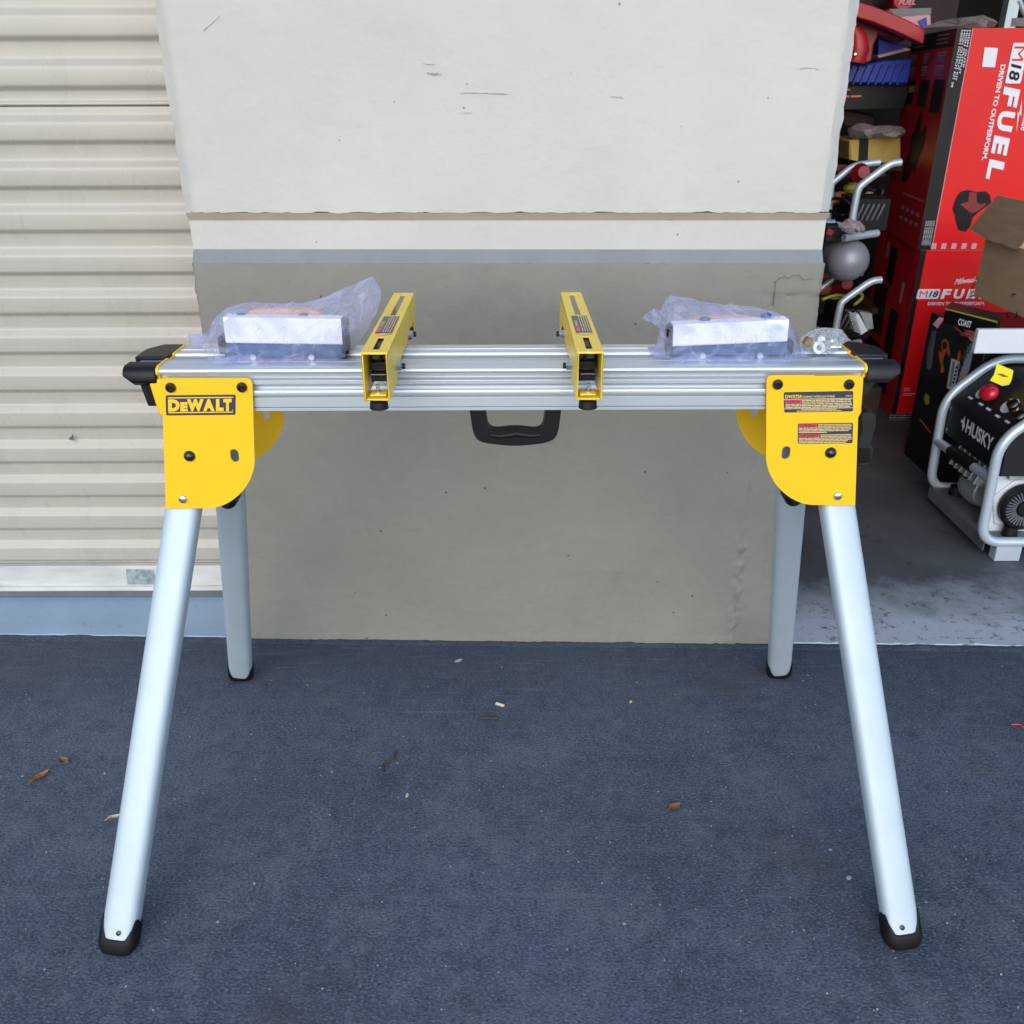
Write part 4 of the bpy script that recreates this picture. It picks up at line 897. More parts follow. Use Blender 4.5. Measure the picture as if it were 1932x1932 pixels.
m.add([A+hz,B+hz,Cc+hz,Dd+hz],[(0,1,2,3)],'brown'); m.add([A,B,Cc,Dd],[(0,3,2,1)],'brown')
rb=m.build('carton_body',rc)
ux=V((1,0,0)); uz=V((0,0,1)); O=A+hz+V((0,-0.0012,0))
hh=hz.z
m=MB(); BWD=0.050
m.add([O,O+ux*BWD,O+ux*BWD-uz*hh,O-uz*hh],[(0,1,2,3)],'blackbox')
m.add([O+V((0,-.0004,0))+ux*a+uz*b_ for a,b_ in ((BWD,0),(BWD+0.0022,0),(BWD+0.0022,-hh),(BWD,-hh))],[(0,1,2,3)],'pink')
for k in range(4):
    m.text('HIGH OUTPUT KIT 2829-20'[:18-k*3],O+V((0,-.0006,0))+ux*(0.014+k*0.0085)-uz*0.006,-uz,ux,0.17-0.02*k,0.0062,'white',off=0.01)
for k in range(5): m.text('SAW CHAIN BATTERY',O+V((0,-.0006,0))+ux*(0.012+k*0.0068)-uz*(hh-0.10),-uz,ux,0.085,0.0045,'white')
m.build('black_print_band',rb)
pY=lambda u,v:aY(u,v,YR-0.0025)
m=MB()
def dn(s,u0,v0,u1,v1,mt,off=0.02,sh=0,dy=-0.001,hgt=None,wd=None):
    a=pY(u0,v0); b_=pY(u1,v1); m.text(s,V((a.x,a.y+dy,a.z)),-uz,ux,a.z-b_.z if wd is None else wd,hgt,mt,off=off,shear=sh)
p1=pY(1906,81); p2=pY(1906,157.5); xb=pY(1904,119).x
bd=[(xb,p1.z),(xb+0.052,p1.z),(xb+0.052,p2.z),(xb,p2.z)]
m.prism([roundpoly(bd,[0.006]*4,4)],((0,YR-0.0025,0),(1,0,0),(0,0,1)),(0,-0.0004,0),'white')
m.text('M',V((xb+0.007,YR-0.0034,p1.z-0.010)),-uz,ux,(p1.z-p2.z)*.36,0.037,'redbox')
m.text('18',V((xb+0.007,YR-0.0034,p1.z-0.010-(p1.z-p2.z)*.42)),-uz,ux,(p1.z-p2.z)*.43,0.037,'ink',off=0.03,shear=0.2)
q1=pY(1906,163).z; q2=pY(1880,340).z; Lq=q1-q2
for i,ch in enumerate('FUEL'):
    m.text(ch,V((xb+0.0,YR-0.0028,q1-Lq*(i*0.255))),-uz,ux,Lq*0.222,0.056,'white',off=0.05,shear=0.12)
r1=pY(1895,122).z; r2=pY(1856,302).z; m.text('DRIVEN TO OUTPERFORM.',V((xb-0.027,YR-0.0028,r1)),-uz,ux,r1-r2,0.0165,'white',off=0.03)
m.text('Milwaukee',V((xb+0.085,YR-0.0028,pY(1925,186).z)),-uz,ux,0.10,0.028,'white',off=0.02,shear=0.4)
m.add([V((xb+a,YR-0.0028,pY(1925,186).z-b_)) for a,b_ in ((0.068,0.0),(0.078,0.055),(0.070,0.045),(0.073,0.105),(0.063,0.04),(0.069,0.048))],[(0,1,2,3,4,5)],'white')
bc=[pY(1858,89),pY(1883,91),pY(1877,127),pY(1853,126)]; m.add(bc,[(0,1,2,3)],'white')
# picture of the tool
drill=[(1797,395),(1803,375),(1812,362),(1826,358),(1840,362),(1860,361),(1868,368),(1870,382),(1858,392),(1848,399),(1836,410),(1830,428),(1822,437),(1809,434),(1804,420),(1802,407)]
m.prism([[(p.x,p.z) for p in (pY(u,v) for u,v in drill)]],((0,YR-0.0025,0),(1,0,0),(0,0,1)),(0,-0.0003,0),'ink')
m.add([pY(u,v)+V((0,-0.0008,0)) for u,v in ((1829,362),(1844,364),(1860,386),(1848,396),(1835,402),(1828,400),(1812,385),(1827,380))],[tuple(range(8))],'redarm2')
m.add([pY(u,v)+V((0,-0.0012,0)) for u,v in ((1842,366),(1852,363),(1861,368),(1861,379),(1852,386),(1843,381))],[tuple(range(6))],'ink')
for k in range(5):
    a=pY(1758+k*19,459); face(m,V((a.x,YR-0.0026,a.z)),V((1,0,0)),V((0,0,1)),0,0.018,0,-0.020,'pink',0)
m.build('front_print',rb)
m=MB(); so_=Dd+hz; us=(-dirS).normalized(); LS=dirS.length; nS=us.cross(uz).normalized()
if nS.x>0: nS=-nS
so_=so_+nS*0.0012
def fs_(p0,p1,q0,q1,mt,e=0): m.add([so_+nS*e+us*(LS*p)-uz*(hh*q) for p,q in ((p0,q0),(p1,q0),(p1,q1),(p0,q1))],[(0,1,2,3)],mt)
fs_(0,1,0,0.075,'blackbox')
for a in (0.1,0.62):
    for k in range(3): fs_(a,a+0.25,0.015+k*0.018,0.022+k*0.018,'greyprint',0.0005)
for r0 in (0.092,0.150):
    for a,b_ in ((0.07,0.24),(0.38,0.54),(0.68,0.92)):
        for k in range(4): fs_(a,b_-random.random()*0.05,r0+k*0.0125,r0+0.008+k*0.0125,'pink' if k<2 else 'greyprint',0.0005)
for a,b_,q in ((0.06,0.27,.33),(0.40,0.62,.34),(0.72,0.95,.36)): fs_(a,b_,0.215,q,'pict',0.0005)
sawp=[(0.50,0.38),(0.56,0.36),(0.60,0.46),(0.72,0.42),(0.74,0.50),(0.66,0.60),(0.62,0.66),(0.58,0.62),(0.50,0.70),(0.36,0.72),(0.34,0.64),(0.42,0.56),(0.40,0.48),(0.46,0.46)]
m.add([so_+nS*0.0005+us*(LS*p)-uz*(hh*q) for p,q in sawp],[tuple(range(len(sawp)))],'pict')
fs_(0.45,0.98,0.765,0.772,'pink',0.0005)
for k in range(4):
    for j in range(2): fs_(0.45+k*0.13,0.53+k*0.13,0.83+j*0.05,0.85+j*0.05,'greyprint',0.0005)
m.build('side_print',rb)
# lower carton
rc2=thing('red_carton',(XA+0.3,YR+0.27,0.004),'red tool carton standing on the floor under the taller one, badge at its upper left','carton')
m=MB(); A2=V((XA+0.012,YR-0.006,0.006)); hz2=V((0,0,zb-0.004)); W2=0.60
B2=A2+V((W2,0.0,0)); D2=A2+dirS*1.0+V((-0.01,0.02,0)); C2=B2+dirS
m.add([A2,B2,B2+hz2,A2+hz2],[(0,1,2,3)],'redbox'); m.add([A2,A2+hz2,D2+hz2,D2],[(0,1,2,3)],'redside'); m.add([B2,C2,C2+hz2,B2+hz2],[(0,1,2,3)],'redbox'); m.add([C2,D2,D2+hz2,C2+hz2],[(0,1,2,3)],'redside'); m.add([A2+hz2,B2+hz2,C2+hz2,D2+hz2],[(0,1,2,3)],'brown')
rb2=m.build('carton_body',rc2)
m=MB(); Yp=A2.y-0.0015; O2=V((A2.x,Yp,A2.z+hz2.z)); h2=hz2.z
for (a,b_,q0,q1,mt,e) in ((0,0.019,0,1,'blackbox',0),(0,0.6,0.965,1,'blackbox',0.0002)):
    m.add([O2+V((a,-e,-h2*q0)),O2+V((b_,-e,-h2*q0)),O2+V((b_,-e,-h2*q1)),O2+V((a,-e,-h2*q1))],[(0,1,2,3)],mt)
m.build('black_print_band',rb2)
m=MB(); pL=lambda u,v:aY(u,v,Yp)
a=pL(1728,564); b_=pL(1773,545.5)
m.prism([roundpoly([(a.x,a.z),(b_.x,a.z),(b_.x+0.003,b_.z),(a.x+0.003,b_.z)],[0.006]*4,4)],((0,Yp,0),(1,0,0),(0,0,1)),(0,-0.0004,0),'white')
m.text('M',V((a.x+0.010,Yp-0.001,a.z+0.006)),(1,0,0),uz,0.029,b_.z-a.z-0.012,'redbox')
m.text('18',V((a.x+0.045,Yp-0.001,a.z+0.006)),(1,0,0),uz,0.034,b_.z-a.z-0.012,'ink',off=0.03,shear=0.2)
for i,ch in enumerate('FUEL'): m.text(ch,V((b_.x+0.008+i*0.047,Yp-0.0006,a.z)),(1,0,0),uz,0.038,b_.z-a.z,'white',off=0.04,shear=0.12)
c1=pL(1750,576); m.text('DRIVEN TO OUTPERFORM.',V((c1.x,Yp-0.0006,c1.z)),(1,0,0),uz,0.21,0.012,'white',off=0.02)
c1=pL(1800,537); m.text('Milwaukee',V((c1.x,Yp-0.0006,c1.z)),V((1,0,0.12)),uz,0.10,0.020,'white',off=0.02,shear=0.4)
c1=pL(1705,738); m.text('2X',V((c1.x,Yp-0.0006,c1.z)),(1,0,0),uz,0.022,0.014,'pink',off=0.02); 
for k in range(3): c2=pL(1676,783+k*4.2); m.text('BATTERY CHARGER TOOL',V((c2.x+0.005,Yp-0.0006,c2.z-0.004)),(1,0,0),uz,0.09-0.01*k,0.0045,'white')
for k in range(2): c2=pL(1704,742+k*3.0); face(m,V((c2.x,Yp-0.0006,c2.z)),V((1,0,0)),uz,0,0.055-0.02*k,0,-0.003,'pink',0)
m.build('front_print',rb2)
m=MB(); us=(A2-D2).normalized(); LS2=(A2-D2).length; s2=D2+hz2; n2=us.cross(uz).normalized(); n2=-n2 if n2.x>0 else n2; s2=s2+n2*0.0012
def f2(p0,p1,q0,q1,mt,e=0,sk=0): m.add([s2+n2*e+us*(LS2*p)-uz*(h2*q) for p,q in ((p0,q0),(p1,q0+sk),(p1,q1+sk),(p0,q1))],[(0,1,2,3)],mt)
for a,b_,q0,q1,mt in ((0.35,0.52,0.06,0.28,'pict'),(0.12,0.45,0.30,0.62,'pict'),(0.58,0.78,0.40,0.70,'pict'),(0.10,0.48,0.66,0.90,'pict'),(0.55,0.8,0.76,0.9,'pict'),(0.74,0.80,0.22,0.34,'pink'),(0.60,0.66,0.72,0.74,'pink'),(0.25,0.31,0.05,0.14,'greyprint')): f2(a,b_,q0,q1,mt,0.0)
m.build('side_print',rb2)
# plastic wrap lying on top of the upper carton
wr=[(1740,52),(1757,45),(1775,39),(1795,36),(1815,33),(1838,31),(1855,28),(1872,36),(1879,44),(1876,51),(1850,54),(1800,54)]
def crumple_sheet(name,px,Y,dep,mt,lab,cat,seed,amp=0.012,spacing=0.02,group=None):
    rnd=random.Random(seed); P=[aY(u,v,Y) for u,v in px]; poly=[V((p.x,p.z)) for p in P]; n=len(poly); inn=[]
    xs=[p.x for p in poly]; ys=[p.y for p in poly]
    def inside(x,y):
        c=False;j=n-1
        for i in range(n):
            if (poly[i].y>y)!=(poly[j].y>y) and x<(poly[j].x-poly[i].x)*(y-poly[i].y)/(poly[j].y-poly[i].y)+poly[i].x: c=not c
            j=i
        return c
    y=min(ys)
    while y<max(ys):
        x=min(xs)
        while x<max(xs):
            q=(x+rnd.uniform(-.4,.4)*spacing,y+rnd.uniform(-.4,.4)*spacing)
            if inside(*q): inn.append(V(q))
            x+=spacing
        y+=spacing
    r=delaunay_2d_cdt(poly+inn,[],[list(range(n))],1,1e-7); m=MB()
    d=lambda p:min(1,min((q-p).length for q in poly)/spacing)
    Fv=[V((p.x,Y-dep*0.5*d(p)+rnd.uniform(-1,1)*amp*d(p),p.y)) for p in r[0]]; Bv=[V((p.x,Y+dep*0.5*d(p),p.y)) for p in r[0]]
    m.add(Fv,[tuple(f) for f in r[2]],mt); m.add(Bv,[tuple(reversed(f)) for f in r[2]],mt)
    return tag(m.build(name,None,origin=(sum(xs)/n,Y,min(ys))),lab,cat,group)
crumple_sheet('plastic_wrap',wr,3.55,0.16,'wrap','crumpled pinkish clear plastic lying on top of the upper red carton','plastic wrap',11)
# ---- big black carton with orange prints
BX=1.385; BT=0.505; BY1=2.99; BY0=2.605
bb=thing('black_carton',(BX+0.3,2.65,0.004),'scuffed black carton with orange prints and blue-lettered tape behind the compressor','carton')
m=MB(); m.box((BX+0.30,(BY0+BY1)/2,BT/2+0.003),(0.60,BY1-BY0,BT-0.004),'blackbox'); kb=m.build('carton_body',bb,bevel=0.004)
fx=lambda u,v:aX(u,v,BX-0.0012)
def onX(m,px,mt,e=0): m.add([fx(u,v)+V((-e,0,0)) for u,v in px],[tuple(range(len(px)))],mt)
m=MB()
M['tape']=mat('printed_packing_tape',(0.50,0.50,0.58),0.25)
onX(m,[(1826,652),(1834,646),(1836,664),(1829,698),(1822,712),(1806,724),(1812,700),(1820,676)],'tape')
ft=lambda u,v:aZ(u,v,BT+0.0022)
m.add([ft(u,v) for u,v in ((1818,628),(1840,614),(1858,618),(1834,645))],[(0,1,2,3)],'tape')
a=fx(1811,706); c_=fx(1833,655); d=(c_-a); L=d.length; m.text('CORRIS',a+V((-.0006,0,0)),d,V((-1,0,0)).cross(d)*-1 if False else d.cross(V((-1,0,0)))*-1,L,0.030,'decal',off=0.03)
a=ft(1829,636); c_=ft(1850,619); d=c_-a; m.text('ITE',a+V((0,0,.0005)),d,V((0,0,1)).cross(d),d.length,0.028,'decal',off=0.03)
m.build('packing_tape',kb)
m=MB(); M['tape2']=mat('dull_grey_tape',(0.16,0.16,0.18),0.3)
onX(m,[(1758,626),(1768,622),(1762,655),(1758,692),(1754,698),(1748,694),(1750,660)],'tape2'); 
m.add([ft(u,v) for u,v in ((1760,612),(1772,598),(1782,601),(1769,620))],[(0,1,2,3)],'tape')
a=fx(1752,692); c_=fx(1760,636); d=c_-a; m.text('CORRIS',a+V((-.0008,0,0)),d,d.cross(V((1,0,0))),d.length,0.018,'decal',off=0.02)
m.build('packing_tape',kb)
m=MB()
onX(m,[(1793,612),(1796,610),(1819,631),(1816,633)],'orange') if False else m.add([ft(u,v) for u,v in ((1793,611),(1797,611),(1820,631),(1817,633))],[(0,1,2,3)],'orange')
m.add([ft(u,v) for u,v in ((1812,617),(1834,614),(1836,617),(1822,624))],[(0,1,2,3)],'orange')
onX(m,[(1771,662),(1777,665),(1776,648),(1779,640),(1785,639),(1790,646),(1792,660),(1793,672),(1789,671),(1785,662),(1782,672),(1779,685),(1782,700),(1778,704),(1774,702),(1775,688),(1772,676)],'orange')
onX(m,[(1778,650),(1780,645),(1785,645),(1787,652),(1785,658),(1780,660)],'blackbox',0.0005)
onX(m,[(1807,668),(1812,660),(1813,672),(1809,682),(1805,680)],'orange')
onX(m,[(1734,790),(1737,790),(1757,816),(1755,818)],'orange')
onX(m,[(1746,741),(1754,748),(1753,762),(1746,764),(1743,752)],'lime')
m.build('orange_print',kb)
m=MB(); onX(m,[(1795,676),(1812,682),(1800,738),(1786,732)],'white'); onX(m,[(1798,682),(1802,684),(1795,728),(1791,727)],'tape_old',0.0006)
for k in range(5): onX(m,[(1804.5-k*1.6,691+k*7),(1808-k*1.6,692+k*7),(1806.5-k*1.6,696+k*7),(1803-k*1.6,695+k*7)],'ink',0.0006)
m.build('shipping_label',kb)
# ---- flat black and yellow-edged carton with COAST, leaning on it
m=MB(); a=aZ(1784,581,0.585); b_=aZ(1883,606,0.585)
d=(b_-a); dd=V((0.055,0.09,0)); hz3=V((0,0,-0.046))
cc=thing('flat_carton',(a+b_)/2,'flat black carton with COAST lettering lying on the black carton','carton')
m.hexa([a,b_,b_+hz3,a+hz3],dd,'blackbox'); ck=m.build('carton_body',cc,bevel=0.002)
m=MB(); nn=d.cross(V((0,0,1))).normalized(); nn=-nn if nn.y>0 else nn
m.text('COAST',a+d*0.30+V((0,0,-0.038))+nn*0.0012,d,(0,0,1),d.length*0.25,0.019,'white',off=0.02)
m.add([a+nn*0.001,b_+nn*0.001,b_+nn*0.001+V((0,0,-.005)),a+nn*0.001+V((0,0,-.004))],[(0,1,2,3)],'lime'); m.build('front_print',ck)
# ---- white carton
m=MB(); a=aY(1847,622,2.46); b_=aY(1848,671.5,2.46); zz0=max(b_.z,BT+0.004)
m.box((a.x+0.16,2.46+0.010,(a.z+zz0)/2),(0.32,0.020,a.z-zz0),'wbox'); wb=m.build('white_carton',None,origin=(a.x+0.16,2.47,zz0),bevel=0.003)
tag(wb,'plain white flat carton standing on edge on the black carton above the compressor frame','carton')
# ---- open brown cardboard box
CX=1.462
br=thing('cardboard_box',(CX+0.2,2.75,0.59),'open brown cardboard box with a torn raised flap resting on the smaller cartons','cardboard box')
m=MB(); q=[aX(u,v,CX) for u,v in ((1860,448),(1816.4,564),(1922.8,626))]
z1=q[0].z; zlo=0.588; y1=q[0].y; y0=2.52; t=0.005
m.hexa([(CX,y1,zlo),(CX,y0,zlo),(CX,y0,z1),(CX,y1,z1)],(t,0,0),'brown'); m.hexa([(CX+t,y0,zlo),(CX+0.42,y0,zlo),(CX+0.42,y0,z1),(CX+t,y0,z1)],(0,t,0),'brown'); m.hexa([(CX+t,y1-t,zlo),(CX+0.42,y1-t,zlo),(CX+0.42,y1-t,z1),(CX+t,y1-t,z1)],(0,t,0),'brown'); m.hexa([(CX+0.42-t,y0,zlo),(CX+0.42-t,y1,zlo),(CX+0.42-t,y1,z1),(CX+0.42-t,y0,z1)],(t,0,0),'brown'); m.box((CX+0.21,(y0+y1)/2,zlo-0.003),(0.42,y1-y0,0.005),'brown')
cb=m.build('carton_body',br)
m=MB(); fl=[(1858,450),(1829,432),(1881.6,368),(1905,374),(1934,379),(1950,400),(1955,448),(1933,453),(1927,462),(1915,470),(1900,466),(1893,460),(1880,459)]
P=[aX(u,v,CX-0.02) for u,v in fl]; cen=V((CX,0,0))
m.prism([[(p.y,p.z) for p in P]],((CX-0.02,0,0),(0,1,0),(0,0,1)),(0.004,0,0),'brown')
e=[aX(u,v,CX-0.0215) for u,v in ((1880,459),(1893,460),(1900,466),(1915,470),(1927,462),(1933,453),(1933,450),(1926,457),(1915,466),(1901,463),(1894,457.5),(1881,457))]
m.add(e,[tuple(range(len(e)))],'brownl'); m.build('flap',br)
m=MB()
fc=lambda u,v,e=0.001:aX(u,v,CX-e)
for (u,v) in ((1902,592),(1898,586)): pass
for px in ([(1900,590),(1902,590),(1901,598),(1899,597)],[(1899,597),(1904,599),(1904,601),(1899,599)],[(1918,588),(1920,589),(1918,601),(1916,600)],[(1912,597),(1917,600),(1917,602),(1912,599)],[(1910,553),(1917,555),(1917,557),(1910,555)],[(1910,553),(1912,553),(1911,560),(1909,560)]):
    m.add([fc(u,v) for u,v in px],[(0,1,2,3)],'ink')
a=fc(1824,562); c_=fc(1838,520); d=c_-a; m.text('FRAGILE UP',a+V((-.0002,-0.006,0)),d,V((0,-1,0)),d.length,0.022,'ink',off=0.02)
m.build('ink_print',br)
# ---- compressor/generator at the right
gen=thing('portable_compressor',(1.5,2.38,0),'black and silver portable air compressor in a tube frame on the garage floor','air compressor')
YN,YF_=2.19,2.565; TR=0.0135
def gframe(Y,x0,pts): 
    P=[V((x,Y,z)) for x,z in pts]; m=MB(); m.tube(smoothpath(P,0.055,8),TR,'tubeg',16); return m.build('frame_tube',gen,angle=60)
gframe(YN,0,[(1.95,0.062),(1.268,0.062),(1.256,0.352),(1.395,0.468),(1.95,0.468)])
gframe(YF_,0,[(1.95,0.062),(1.288,0.062),(1.278,0.345),(1.405,0.466),(1.95,0.466)])
m=MB(); a=aX(1766,837.5,1.283); a=V((1.283,YF_,0.208)); b_=V((1.262,YN,0.243)); a=V((a.x,YF_,0.212)); m.tube([a,b_],0.0135,'tubeg',14); m.build('carry_bar',gen)
m=MB(); m.tube([a.lerp(b_,0.27),a.lerp(b_,0.31),a.lerp(b_,0.66),a.lerp(b_,0.70)],[0.015,0.0185,0.0185,0.015],'rubber',16); m.build('grip',gen)
# control housing: left side panel + sloping console
m=MB(); yA,yB=YN+0.020,YF_-0.014
m.prism([[(1.290,0.245),(1.290,0.345),(1.300,0.358),(1.400,0.448),(1.62,0.448),(1.62,0.245)]],((0,yA,0),(1,0,0),(0,0,1)),(0,yB-yA,0),'panel')
hs=m.build('control_housing',gen,bevel=0.003)
m=MB(); px=1.2885
m.text('HUSKY',V((px,YF_-0.135,0.290)),(0,-1,0),(0,0,1),0.155,0.040,'white',off=0.03)
em=[(0.0,0.010),(0.006,0.018),(0.012,0.016),(0.019,0.034),(0.022,0.015),(0.030,0.004),(0.024,-0.006),(0.020,-0.014),(0.018,-0.004),(0.012,0.002),(0.017,0.007),(0.010,0.008)]
m.add([V((px,YF_-0.098-a_,0.300+b2)) for a_,b2 in em],[tuple(range(len(em)))],'white'); m.build('brand_lettering',hs)
# console items on the slope
s0=V((1.300,0,0.3585)); s1=V((1.400,0,0.4485)); sdv=(s1-s0).normalized(); sn=V((-sdv.z,0,sdv.x))
def onS(y,t,e=0.001): return V((s0.x,y,s0.z))+sdv*t+sn*e
m=MB(); 
for y,t,r in ((2.47,0.055,0.026),(2.335,0.060,0.026)): m=MB(); m.lathe([(r,0.0),(r,0.0012)],onS(y,t),sn,'wbox',24); m.build('round_sticker',hs)
m=MB()
for y,t in ((2.50,0.016),(2.44,0.018),(2.395,0.018),(2.34,0.016),(2.29,0.018)): m=MB(); m.hexa([onS(y,t),onS(y-0.022,t),onS(y-0.022,t+0.007),onS(y,t+0.007)],sn*0.0004,'wbox'); m.build('console_mark',hs)
m=MB(); c=onS(2.43,0.055,0.016)
rg=[]
for i in range(7):
    ph=math.pi*i/6; rr=0.030*math.sin(ph)+0.001; 
    rg.append([c+sn*(0.020*math.cos(ph))+V((0,1,0))*(rr*math.cos(a)*1.1*(1+0.10*noise.noise(V((i,a*2,3)))))+sdv*(rr*0.85*math.sin(a)*(1+0.14*noise.noise(V((i,a*3,7))))) for a in [2*math.pi*k/14 for k in range(14)]])
m.loft(rg,'redplas'); tag(m.build('wrapped_regulator_knob',hs,angle=60),'red plastic knob still in its wrap')
m=MB(); c=onS(2.305,0.060,0.002); m.lathe([(0.016,0),(0.016,0.006),(0.011,0.007),(0.011,0.018),(0.015,0.019),(0.015,0.030),(0.010,0.032)],c,sn+V((0,-0.4,0)),'brass',20); m.build('hose_coupler',hs)
m=MB(); c=onS(2.245,0.045,0.002); m.lathe([(0.014,0),(0.014,0.006),(0.010,0.007),(0.010,0.016),(0.014,0.017),(0.014,0.028),(0.009,0.030)],c,sn+V((0,-0.4,0)),'brass',20); m.build('hose_coupler',hs)
m=MB(); P=[V((1.315,YF_-0.03,0.235)),V((1.303,YF_-0.07,0.19)),V((1.305,YF_-0.13,0.155)),V((1.32,YF_-0.20,0.17)),V((1.34,YF_-0.24,0.22))]; m.tube(smoothpath(P,0.04,5),0.006,'rubber',8); m.build('air_line',gen)
for y in (YF_-0.03,YN+0.035):
    for z in (0.325,0.26): m=MB(); m.lathe([(0.0045,0),(0.0045,0.002),(0.002,0.003)],(1.290,y,z),(-1,0,0),'steel',6); m.build('housing_screw',hs)
m=MB(); tg=[aY(u,v,2.40) for u,v in ((1881,686),(1912,699),(1909,716),(1904,726),(1891,728),(1868,718),(1876,706))]
tg=[p for p in tg]; m.prism([[(p.x,p.z) for p in tg]],((0,2.40,0),(1,0,0),(0,0,1)),(0,0.0015,0),'tag')
for k in range(3):
    p=aY(1888+k*4,706+k*2.0,2.3992); m.box(p,(0.016,0.0006,0.002),'ink')
m.build('yellow_tag',gen,label='yellow paper tag hanging from the frame')
# base pan, feet, engine, shroud
m=MB(); m.hexa([(1.285,YN+0.01,0.066),(1.285,YF_-0.005,0.066),(1.285,YF_-0.005,0.030),(1.285,YN+0.01,0.030)],(0.003,0,0),'pan'); m.box((1.62,(YN+YF_)/2,0.064),(0.66,YF_-YN-0.02,0.004),'pan'); m.build('base_pan',gen,bevel=0.001)
for (u0,u1,v0,v1,Y) in ((1880,1921,1036,1062,YN-0.005),):
    a=aY(u0,v0,Y); b_=aY(u1,v1,Y); m=MB(); m.box(((a.x+b_.x)/2,Y+0.015,(0.062+0.006)/2),(b_.x-a.x,0.034,0.056),'tubeg'); m.build('foot_block',gen,bevel=0.002)
m=MB(); m.box((1.335,YF_-0.02,0.030),(0.04,0.03,0.048),'rubber'); m.build('rear_foot',gen,bevel=0.004)
for x,y in ((1.335,YF_-0.07),(1.36,YN+0.03)):
    m=MB(); m.lathe([(0.020,0),(0.018,0.028)],(x,y,0.067),(0,0,1),'rubber',18); m.build('rubber_mount',gen)
m=MB(); m.box((1.50,2.42,0.165),(0.28,0.20,0.10),'casting')
for k in range(6): m.box((1.325,2.33+k*0.030,0.205),(0.05,0.009,0.085),'casting',Matrix.Rotation(0.35,3,'Y'))
m.box((1.335,2.405,0.205),(0.03,0.19,0.07),'casting',Matrix.Rotation(0.35,3,'Y'))
m.lathe([(0.045,0),(0.055,0.03),(0.055,0.08),(0.03,0.10)],(1.36,2.36,0.13),(0,1,0),'casting',20); m.build('pump',gen,bevel=0.003)
m=MB()
for k in range(7): m.box((1.40+0.012*0,2.235+k*0.010,0.262),(0.14,0.004,0.075),'casting')
m.box((1.42,2.265,0.255),(0.12,0.06,0.05),'casting'); m.build('cylinder_head',gen,bevel=0.001)
c=aY(1932,957,2.225)
m=MB(); m.lathe([(0.083,0.0),(0.083,-0.012)],c+V((0,0.03,0)),(0,1,0),'wbox',6); m.box((c.x+0.02,2.27,c.z),(0.20,0.04,0.19),'wbox'); m.build('engine_shroud',gen,bevel=0.004)
m=MB(); m.lathe([(0.066,0.01),(0.066,-0.004),(0.060,-0.012),(0.054,-0.006),(0.022,-0.006),(0.020,-0.010),(0.001,-0.010)],c,(0,1,0),'black',40)
for k in range(34):
    a=2*math.pi*k/34; d=V((math.cos(a),0,math.sin(a)))
    p=c+d*0.039+V((0,-0.008,0)); m.box(p,(0.026,0.005,0.0026),'pan',Matrix.Rotation(-a,3,'Y'))
m.build('recoil_starter',gen)
m=MB(); q=[aX(u,v,1.33) for u,v in ((1740+8,860),(1757+12,868),(1752+12,912),(1738+10,905))]; 
# ---- two stacked pancake style compressors in the dark
cp=thing('air_compressor',(1.30,3.25,0.54),'grey-tanked air compressor with a tube cage, upper one of the two stacked inside the garage','air compressor','stacked air compressors in the garage')
Yc=3.20
m=MB(); c=aY(1610,496.4,Yc); rT=0.073
m.lathe([(rT*math.sin(R(a)),-rT*math.cos(R(a))) for a in (1,12,24,36,48,60,72,84,90)]+[(rT,0.30),(rT*0.9,0.34),(rT*0.5,0.365),(0.001,0.372)],c+V((0,0.06,0)),(0,1,0),'tank',32); m.build('tank',cp,angle=60)
def cage(dy):
    m=MB(); pts=[aY(u,v,Yc)+V((0,dy,0)) for u,v in ((1606.5,440),(1607,417),(1617.7,358.6),(1623,350),(1680,308),(1700,306))]
    m.tube(smoothpath(pts,0.03,5),0.0125,'tubeg',12); m.build('cage_tube',cp,angle=60)
cage(0.0)
m=MB(); pts=[aY(u,v,3.42) for u,v in ((1556,440),(1562,417),(1568,346),(1575,341),(1610,312),(1660,306))]; m.tube(smoothpath(pts,0.03,5),0.012,'tubeg',12); m.build('cage_tube',cp,angle=60)
m=MB(); m.tube([aY(1592,449,Yc-0.01),aY(1655,440,Yc+0.05)],0.013,'tubeg',12); m.build('platform_tube',cp); m=MB(); m.tube([aY(1540,423,3.35),aY(1574,421,3.35)],0.013,'tubeg',12); m.build('platform_tube',cp)
m=MB(); p=aY(1571,438,3.30); m.box(p,(0.075,0.08,0.055),'panel'); m.build('switch_box',cp,bevel=0.004)
m=MB(); p=aY(1566,438,3.255); m.box(p,(0.022,0.004,0.018),'redarm',Matrix.Rotation(0.5,3,'Y')); m.build('red_switch',cp)
m=MB(); p=aY(1628,400,3.40); m.box(p,(0.12,0.18,0.11),'ink'); 
for k in range(5): m.box(p+V((-0.045+k*0.018,-0.092,0.01)),(0.006,0.010,0.06),'pan',Matrix.Rotation(0.35,3,'Y'))
m.build('motor',cp,bevel=0.006)
m=MB(); p=aY(1580,540-200,3.34); m.lathe([(0.03,0),(0.034,0.02),(0.02,0.05)],aY(1620,328,3.40),(0,-1,0.2),'redarm2',16); m.build('air_filter',cp)
zoff=-(aY(1617.7,358.6,Yc).z-aY(1577,575.5,Yc).z)
cp2=copy_tree(cp,off=(0.0,0.0,zoff)); cp2['label']='grey air compressor mostly hidden behind the saw stand, lower one of the two stacked'
m=MB(); m.box((1.21,3.46,0.085),(0.34,0.42,0.16),'wood'); tag(m.build('pallet_crate',None,origin=(1.21,3.46,0.004),bevel=0.004),'dark low wooden crate under the stacked air compressors','crate')
